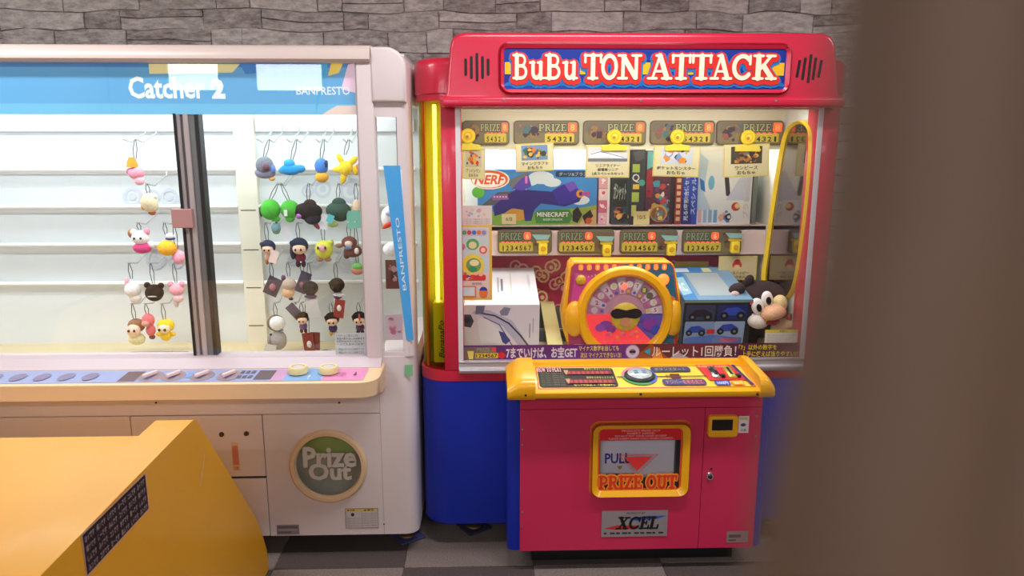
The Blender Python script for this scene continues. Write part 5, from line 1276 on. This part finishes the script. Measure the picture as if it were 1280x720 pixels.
def doll(label, px, py, hair, top_, legs, s=1.0, rail=None, extra=(), roll=0, face=SK, name='doll_charm'):
    pa = [('hair', hair, 0, -6*s, 10*s, 9*s, 2, roll), ('face', face, 1*s, -3*s, 7.5*s, 6*s, -4, roll), ('bangs', hair, -1*s, -9*s, 8.5*s, 4*s, -4, roll), ('body', top_, 1*s, 7*s, 6*s, 6*s), ('leg', legs, -2*s, 14*s, 2.6*s, 4*s), ('leg', legs, 4*s, 14*s, 2.6*s, 4*s), ('eye', (40, 26, 30), -2*s, -2.5*s, 1.1*s, 1.5*s, -9.5), ('eye', (40, 26, 30), 4*s, -2.5*s, 1.1*s, 1.5*s, -9.5)]
    return toy(name, label, px, py, pa+list(extra), rail)
# right bay, top row
toy('grey_plush', 'grey mottled hooded plush hanging in the top row, next to the upright', 331, 210, [('hood', (120, 124, 134), 0, -3, 11, 11), ('body', (140, 138, 160), 0, 6, 13, 7), ('patch', (110, 60, 80), 4, -1, 4, 4, -9), ('ribbon', (110, 140, 210), 10, 1, 4, 6, -2), ('foot', (226, 170, 90), 8, 13, 4, 3)], 0, hookdx=8)
toy('blue_plush', 'bright blue wide plush pouch hanging in the top row', 365, 210, [('body', (40, 150, 220), -2, 2, 13, 7), ('peak', (50, 160, 226), -3, -5, 7, 6), ('wing', (50, 150, 215), 9, 1, 7, 5, 2), ('wing', (60, 160, 220), -12, 3, 5, 4)], 0, hookdx=8)
toy('blue_orange_plush', 'blue and orange barrel-shaped plush hanging beside the yellow star', 402, 213, [('hood', (70, 130, 214), 0, -5, 8.5, 10), ('body', (240, 180, 60), 0, 8, 8.5, 7), ('stripe', (50, 60, 90), 5, -6, 3, 7, -3, .4)], 0, hookdx=5)
toy('yellow_star_plush', 'yellow star-shaped plush hanging at the right end of the top row', 432, 210, [('body', (250, 214, 50), 0, 0, 9, 9), ('point', (250, 214, 50), -6, -11, 3.5, 7, 0, -.5), ('point', (250, 210, 50), 9, -8, 4, 8, 0, .8), ('point', (250, 220, 60), -9, 2, 7, 4), ('point', (246, 206, 50), -3, 11, 4, 9, 0, .2), ('point', (244, 200, 50), 12, 3, 4, 6), ('bead', (230, 130, 70), 15, 0, 3, 5)], 0, hookdx=6)
# second row
toy('green_plush', 'bright green hooded plush, left one of the green pair in the second row', 338, 262, [('hood', (80, 190, 60), 0, 0, 12.5, 13, 0, .15), ('foot', (90, 196, 70), 6, 12, 6, 4), ('mouth', (40, 70, 40), -11, 2, 2, 7, -3)], 1, hookdx=12)
toy('green_plush', 'bright green hooded plush, right one of the green pair in the second row', 362, 262, [('hood', (84, 192, 64), 0, 0, 12, 12, 2, -.15), ('foot', (90, 190, 70), 0, 11, 6, 5), ('tag', (236, 236, 236), -2, 3, 2, 4, -12)], 1, hookdx=-8)
toy('black_plush', 'black and dark brown hooded plush with a small purple patch', 386, 264, [('hood', (36, 22, 22), -1, 0, 18, 11), ('body', (44, 40, 60), 4, 8, 11, 9), ('patch', (170, 90, 180), -9, 5, 3.5, 3, -15, .5), ('peak', (60, 36, 34), 2, -9, 8, 6), ('leg', (150, 60, 80), 8, 17, 3, 7, 0, -.6), ('tag', (226, 226, 230), 20, 13, 5, 10, -3, .2)], 1, hookdx=2)
toy('dark_green_plush', 'dark green hooded plush with a pointed top, right of the black one', 423, 262, [('hood', (60, 90, 76), 0, 1, 16, 11), ('peak', (56, 86, 72), 1, -8, 9, 7), ('foot', (50, 80, 66), 2, 10, 9, 5), ('tag', (90, 190, 200), -8, 10, 4, 5, -13, .4), ('charm', (170, 200, 120), -6, 17, 7, 4, -8)], 1, hookdx=2)
toy('cream_plush', 'small cream plush beside a teal card at the right post', 446, 262, [('body', (236, 210, 180), 0, -3, 6, 10), ('foot', (226, 170, 130), 2, 7, 5, 4), ('card', (120, 190, 170), -2, 12, 10, 11, -5)], 1)
toy('photo_charm', 'round blue and green charm under the left green plush', 345, 285, [('disc', (120, 160, 170), 0, 0, 6, 7), ('rim', (150, 180, 90), 0, 4, 5, 4), ('tag', (226, 226, 230), 12, 6, 5, 8, 2)], 2, 'charm')
# third row
doll('small doll with navy hair and orange shoes, left end of the third row', 335, 314, (40, 44, 70), (226, 170, 150), (180, 110, 60), .95, 2, [('tag', (240, 214, 206), 9, 6, 5, 8, -8, .3)], .2)
doll('doll with long navy hair and wine-red coat in the third row', 374, 314, (36, 44, 66), (120, 34, 50), (60, 34, 60), 1.15, 2, [('lock', (34, 40, 60), -7, 0, 4, 10, -3)], .1)
toy('yellow_round_plush', 'lime yellow round plush with a pink face and brown feet', 405, 312, [('body', (222, 226, 70), 0, 0, 11.5, 12), ('face', (230, 180, 170), 0, -3, 5.5, 5, -9), ('eye', (50, 40, 40), -4.5, -4, 1.2, 2, -13.5), ('eye', (50, 40, 40), 4.5, -4, 1.2, 2, -13.5), ('foot', (170, 120, 90), -5, 12, 4.5, 3, -3), ('foot', (170, 120, 90), 5, 12, 4.5, 3, -3), ('ear', (214, 216, 80), 9, -9, 4, 4)], 2)
toy('brown_plush', 'brown plush with white patches, right end of the third row', 437, 309, [('head', (120, 70, 56), 0, -6, 10, 8), ('face', (226, 206, 196), 0, -5, 5, 4, -6), ('patch', (110, 120, 160), 0, 0, 5, 2.5, -7), ('body', (110, 66, 54), 4, 5, 12, 8), ('patch', (226, 214, 206), 10, 4, 3, 4, -7), ('leg', (104, 60, 50), -4, 10, 4, 5), ('tail', (150, 110, 90), -13, -2, 5, 3)], 2)
toy('turtle_charm', 'small green and brown round charm below the brown plush', 447, 336, [('cap', (120, 190, 100), 0, -3, 7, 5), ('body', (190, 130, 100), 0, 3, 8, 5)], 2, 'charm')
# fourth row
toy('dark_card', 'tilted dark packaged card, left end of the fourth row', 341, 358, [('card', (74, 62, 76), 0, 0, 9, 12, 0, .45), ('picture', (170, 110, 120), 0, 1, 4, 5, -.6)], 3, 'card')
toy('beige_doll', 'beige soft doll with orange feet between two dark cards', 362, 361, [('head', (196, 176, 160), 0, -6, 9, 8), ('body', (226, 180, 140), -2, 5, 8, 7), ('ear', (110, 80, 100), -7, -14, 3, 4), ('foot', (60, 44, 44), 1, 13, 3, 2)], 3)
toy('dark_card', 'tilted dark packaged card beside the black-haired doll', 379, 353, [('card', (70, 62, 84), 0, 0, 7, 14, 0, .4), ('picture', (150, 90, 100), -2, 3, 3, 4, -.6)], 3, 'card')
doll('doll with round black hair, purple scarf and white coat', 388, 366, (13, 11, 13), (214, 212, 214), (60, 54, 60), 1.0, 3, [('scarf', (100, 74, 120), 1, 4, 8, 3, -4), ('card', (206, 206, 206), 4, 20, 8, 12, -7, -.2)], face=(13, 11, 13))
doll('doll with round black hair and white ruff holding a red card', 421, 362, (13, 11, 13), (90, 70, 110), (226, 226, 230), 1.0, 3, [('ruff', (234, 234, 238), 3, 6, 7.5, 3, -3), ('card', (150, 44, 44), 3, 24, 6.5, 12, -5, .15), ('seal', (236, 230, 226), 3, 23, 3, 4, -5.6)], face=(13, 11, 13))
# fifth row
toy('knit_hat_doll', 'doll with a white knit hat and blue band in a grey coat', 346, 412, [('hair', (120, 100, 84), -2, -8, 11, 11, 4), ('knit_hat', (238, 238, 236), 2, -9, 10, 9.5, -3, .2), ('band', (50, 110, 190), 1, -3, 9.5, 2.2, -5, .3), ('body', (170, 168, 168), 1, 14, 11, 13), ('sleeve', (150, 148, 150), -8, 14, 4, 9, -4), ('card', (206, 206, 200), -6, 24, 7, 8, -14, .2), ('eye', (40, 30, 30), -5, 4, 1.6, 1.6, -10)], 4)
doll('doll with black parted hair hanging low beside the knit hat doll', 378, 402, (13, 11, 13), (110, 90, 150), (90, 40, 40), .85, 4)
toy('red_card', 'deep red packaged card with a white seal, near the floor', 386, 432, [('card', (140, 44, 44), 0, -4, 7, 13, 0, -.1), ('seal', (236, 228, 222), 1, -2, 3.2, 4.5, -.8), ('card', (120, 40, 44), 8, -5, 6, 12, 3, .05)], 4, 'card')
doll('doll with black hair and pale face above the grey notice', 415, 404, (13, 11, 13), (60, 50, 110), (214, 170, 90), .95, 4)
doll('doll with black hair and a red hair band at the right post', 449, 403, (13, 11, 13), (90, 60, 90), (60, 50, 60), .95, 4, [('clip', (206, 90, 90), 2, -9, 1.2, 5, -9)])
toy('dark_card', 'dark packaged card tucked low beside the doll with parted hair', 369, 392, [('card', (76, 66, 92), 0, -2, 6, 12, 0, -.7)], 4, 'card')
toy('grey_disc', 'small grey and white disc toy lying on the floor near the notice', 408, 441, [('disc', (70, 76, 80), 0, 0, 11, 4), ('patch', (214, 216, 216), -1, 1, 7, 2.4, -3)], None, 'toy', Y=3.0)
# left bay
toy('pink_plush', 'pink plush with an orange striped hat, upper left of the mullion', 170, 212, [('head', (244, 160, 180), 0, 4, 10, 8), ('hat', (236, 150, 50), -4, -9, 7, 6), ('band', (150, 60, 50), -4, -6, 6, 1.5, -2), ('body', (250, 190, 200), 3, 13, 6, 6), ('cheek', (220, 110, 140), -8, 2, 4, 4)], 0, hookdx=4)
toy('beige_bird_plush', 'cream and orange bird plush left of the mullion handle', 187, 254, [('body', (236, 216, 180), 0, 0, 10, 12, 0, -.4), ('wing', (226, 160, 90), -8, 0, 3, 9), ('cap', (246, 236, 220), 2, -8, 8, 5), ('foot', (200, 110, 60), 2, 12, 5, 3)], 1)
toy('white_bear_plush', 'white plush bear in a magenta dress, third row left', 176, 300, [('head', (240, 236, 236), 0, -3, 11, 9), ('ear', (240, 236, 236), -8, -10, 4, 4), ('ear', (226, 150, 170), 8, -10, 4, 5), ('dress', (214, 70, 130), 1, 10, 12, 7), ('arm', (236, 230, 230), 13, 6, 4, 4), ('fur', (170, 120, 80), -12, -8, 5, 6, 4), ('eye', (50, 40, 40), -4, -3, 1.2, 1.6, -9), ('eye', (50, 40, 40), 4, -3, 1.2, 1.6, -9)], 2)
toy('yellow_plush', 'orange-yellow plush with a white and blue cap, third row by the mullion', 209, 307, [('body', (248, 184, 50), 0, 3, 12, 10), ('cap', (236, 236, 240), 5, -12, 6, 4), ('band', (60, 70, 130), 5, -9, 6.5, 2, -1), ('beak', (236, 150, 40), -9, 2, 4, 3)], 2)
toy('pink_heart_plush', 'flat pink plush tucked between the yellow plush and the mullion', 222, 322, [('body', (246, 170, 190), 0, 0, 8, 9, 4), ('ear', (246, 160, 184), -3, -9, 3, 4, 4)], 2)
toy('white_plush', 'white plush with pink ears, left end of the fourth row', 166, 362, [('head', (240, 234, 232), 0, 0, 10, 10), ('ear', (240, 180, 190), -6, -10, 3, 6), ('body', (236, 230, 226), 2, 11, 8, 6)], 3)
toy('black_pouch', 'black pouch with small ears and a pale printed line', 193, 366, [('bag', (14, 13, 17), 0, 0, 11.5, 11), ('ear', (14, 13, 17), -8, -10, 4, 4), ('ear', (14, 13, 17), 9, -9, 4, 4), ('print', (170, 170, 180), 1, 3, 6, 1, -9.5)], 3, 'pouch')
toy('pink_bear_plush', 'pink plush with round ears beside the black pouch', 221, 364, [('head', (244, 170, 186), 0, -2, 9, 8), ('ear', (244, 160, 180), -7, -9, 3.5, 4), ('ear', (244, 160, 180), 7, -9, 3.5, 4), ('body', (236, 200, 206), 1, 9, 7, 6), ('leg', (214, 196, 190), -2, 16, 3, 5)], 3)
toy('brown_hair_doll', 'soft doll with brown hair in a pale yellow top, lower left', 170, 414, [('hair', (150, 110, 84), 0, -7, 11, 9, 3), ('face', (244, 214, 190), -1, -2, 9, 8, -4), ('body', (234, 226, 180), 0, 10, 11, 8), ('eye', (60, 40, 40), -4, -3, 1.4, 1.8, -11), ('eye', (60, 40, 40), 3, -3, 1.4, 1.8, -11)], 4)
toy('coral_doll', 'coral pink doll standing behind the brown-haired doll', 186, 408, [('head', (236, 120, 130), 0, -8, 8, 9), ('face', (226, 160, 150), -1, -5, 5, 4, -6), ('body', (226, 110, 120), 2, 5, 6, 8), ('leg', (110, 70, 60), 3, 14, 4, 3)], 4)
toy('yellow_hood_doll', 'doll in a bright yellow hood, lower left beside the mullion', 207, 412, [('hood', (250, 214, 60), 0, -5, 11, 9, 2), ('face', (248, 220, 190), 0, -2, 8, 6, -5), ('body', (246, 206, 60), 0, 8, 7, 7), ('arm', (244, 200, 60), -9, 6, 3.5, 3), ('arm', (244, 200, 60), 9, 6, 3.5, 3), ('eye', (50, 40, 40), -3.5, -2, 1.6, 2, -10.5), ('eye', (50, 40, 40), 3.5, -2, 1.6, 2, -10.5)], 4)
# behind the column glass
toy('white_red_plush', 'white plush with a red stripe behind the narrow column glass', 487, 272, [('body', (236, 238, 238), 0, 0, 10, 14), ('stripe', (220, 70, 40), -1, 8, 8, 3, -8, -.5), ('patch', (190, 206, 230), 0, -6, 4, 3, -8)], None, Y=2.95)
toy('white_ball_plush', 'round white plush with a dark hook below the red-striped one', 490, 312, [('body', (240, 242, 242), 0, 0, 11, 9), ('hook_ring', (50, 50, 56), 9, -2, 2, 8)], None, Y=2.95)
def colcard(label, x0, y0, x1, y1, base, cols, Y, seed):
    X0, X1, Z0, Z1 = rc(x0, y0, x1, y1, Y)
    t = thing('column_card', label, 'card', ((X0+X1)/2, Y, Z0), 'cards behind the column glass')
    B().box(X0, X1, Y, Y+.003, Z0, Z1).build('card', mat(base, .5), t)
    q = printY(x0, y0, x1, y1, Y); q.blobs(x0+2, y0+2, x1-2, y1-2, cols, 10, 1.5, 5, seed); q.build('card_print', t)
colcard('brown boxed figure card behind the column glass', 482, 325, 500, 361, (130, 74, 60), [(190, 140, 140), (90, 50, 44), (214, 170, 170)], 2.80, 1)
colcard('pink and white price leaflet behind the column glass', 482, 393, 505, 425, (234, 214, 222), [(226, 150, 180), (240, 200, 214), (214, 130, 160)], 2.80, 2)

# ------------------------------------------------------------------ low yellow cabinet in the left foreground
YC = mat((222, 158, 28), .4, coat=.15, grain=.05, scale=3, name='yellow_cabinet_paint')
t = thing('yellow_cabinet', 'low mustard yellow cabinet with sloping end in the left foreground', 'cabinet', (-1.4, 1.6, 0))
def wedge(dz, y0, dy):
    pts = [(y0, 0), (y0, .80+dz), (1.3, .81+dz), (1.9, .826+dz)]
    pts += [(2.035+dy+.05*math.sin(math.radians(a_)), .778+dz+.05*math.cos(math.radians(a_))) for a_ in (0, 14, 28, 42, 56)]
    pts += [(2.50+dy, .28), (2.56+dy, .18), (2.60+dy, .09), (2.615+dy, .0)]
    return pts
B().sweepx(wedge(0, .9, 0), -.955, -.85).build('side_panel', YC, t, True)
B().sweepx(wedge(-.035, .9, -.03), -1.9, -.9551).build('cabinet_body', YC, t, True)
B().sweepx(wedge(0, .9, 0), -2.0, -1.9).build('side_panel', YC, t, True)
k4 = [PX(150, 616, -.849), PX(182, 592, -.849), PX(186, 633, -.849)]
y1_, y0_ = k4[1].y, 1.44
z1_, z0_ = .812, .715
q = Print((0, 0, 30, 12), (-.8495, y0_, z1_), (-.8495, y1_, z1_), (-.8495, y0_, z0_))
q.rect(0, 0, 30, 12, (196, 160, 160)); q.rect(.3, .3, 29.7, 11.7, (36, 20, 22))
for r_ in range(4):
    for c_ in range(6): q.text('お楽しみコ'[(r_+c_) % 5]+'インゲーム'[(r_*2+c_) % 5]+'です', 1+c_*4.8, 1.2+r_*2.7, 4.8+c_*4.8, 3+r_*2.7, (170, 150, 150), .01)
q.build('black_notice', t, 'black notice with pale lettering')
q = Print((0, 0, 10, 10), (-.8495, 2.02, .70), (-.8495, 2.12, .70), (-.8495, 2.02, .60)); q.line([(8, 0), (6.5, 3), (4.5, 5), (3, 8)], .5, (226, 190, 130)); q.line([(5, 5), (3.5, 7)], .9, (220, 180, 120)); q.build('scratch', t)

# ------------------------------------------------------------------ blurred hand right at the lens
HO = CAMO
def cs(r, u, f_): return HO+RT*r+UP*u+FW*f_
hb_ = B()
def limb(pts):
    for (a_, ra), (b_, rb) in zip(pts[:-1], pts[1:]):
        n_ = 7
        for i in range(n_+1):
            f_ = i/n_; c = Vector(a_).lerp(Vector(b_), f_); rr_ = ra+(rb-ra)*f_
            hb_.ball(cs(*c), rr_, nu=16, nv=10)
limb([((.0402, .052, .066), .0076), ((.0393, .032, .068), .0090), ((.0391, .006, .071), .0100), ((.0360, -.020, .074), .0110), ((.0355, -.046, .078), .0125), ((.060, -.085, .085), .016)])
limb([((.0560, .058, .070), .0078), ((.0550, .036, .072), .0092), ((.0545, .006, .074), .0100), ((.0540, -.024, .077), .0108), ((.0550, -.050, .080), .0125), ((.064, -.085, .086), .016)])   # index and middle finger, raised
for k_ in range(2):                                                                            # ring and little finger, folded
    x_ = .075+.0175*k_
    limb([((x_, -.050-.006*k_, .082), .0105), ((x_+.001, -.036-.007*k_, .104), .0098), ((x_, -.058-.006*k_, .120), .0088), ((x_-.002, -.074-.005*k_, .108), .0078)])
    limb([((x_, -.050-.006*k_, .082), .0125), ((.078, -.105, .088), .017)])
limb([((.052, -.110, .092), .015), ((.030, -.098, .102), .0115), ((.024, -.084, .110), .0100), ((.026, -.070, .114), .0085)])   # thumb
limb([((.064, -.088, .087), .017), ((.074, -.125, .090), .022), ((.080, -.16, .088), .024), ((.09, -.30, .075), .034)])
limb([((.085, -.085, .087), .016), ((.088, -.12, .088), .020), ((.084, -.16, .088), .022)])
me = bpy.data.meshes.new('hand'); me.from_pydata(hb_.v, [], hb_.f)
me.materials.append(mat((110, 84, 67), .65, grain=.06, scale=60, name='skin'))
c0 = cs(.09, -.30, .075)
me.transform(Matrix.Translation(-c0))
ho_ = link('person', me, None, c0)
rm = ho_.modifiers.new('remesh', 'REMESH'); rm.mode = 'VOXEL'; rm.voxel_size = .0022; rm.use_smooth_shade = True
sm = ho_.modifiers.new('smooth', 'SMOOTH'); sm.iterations = 6; sm.factor = .5
tag(ho_, 'out-of-focus bare hand with raised fingers close in front, along the right edge', 'person')
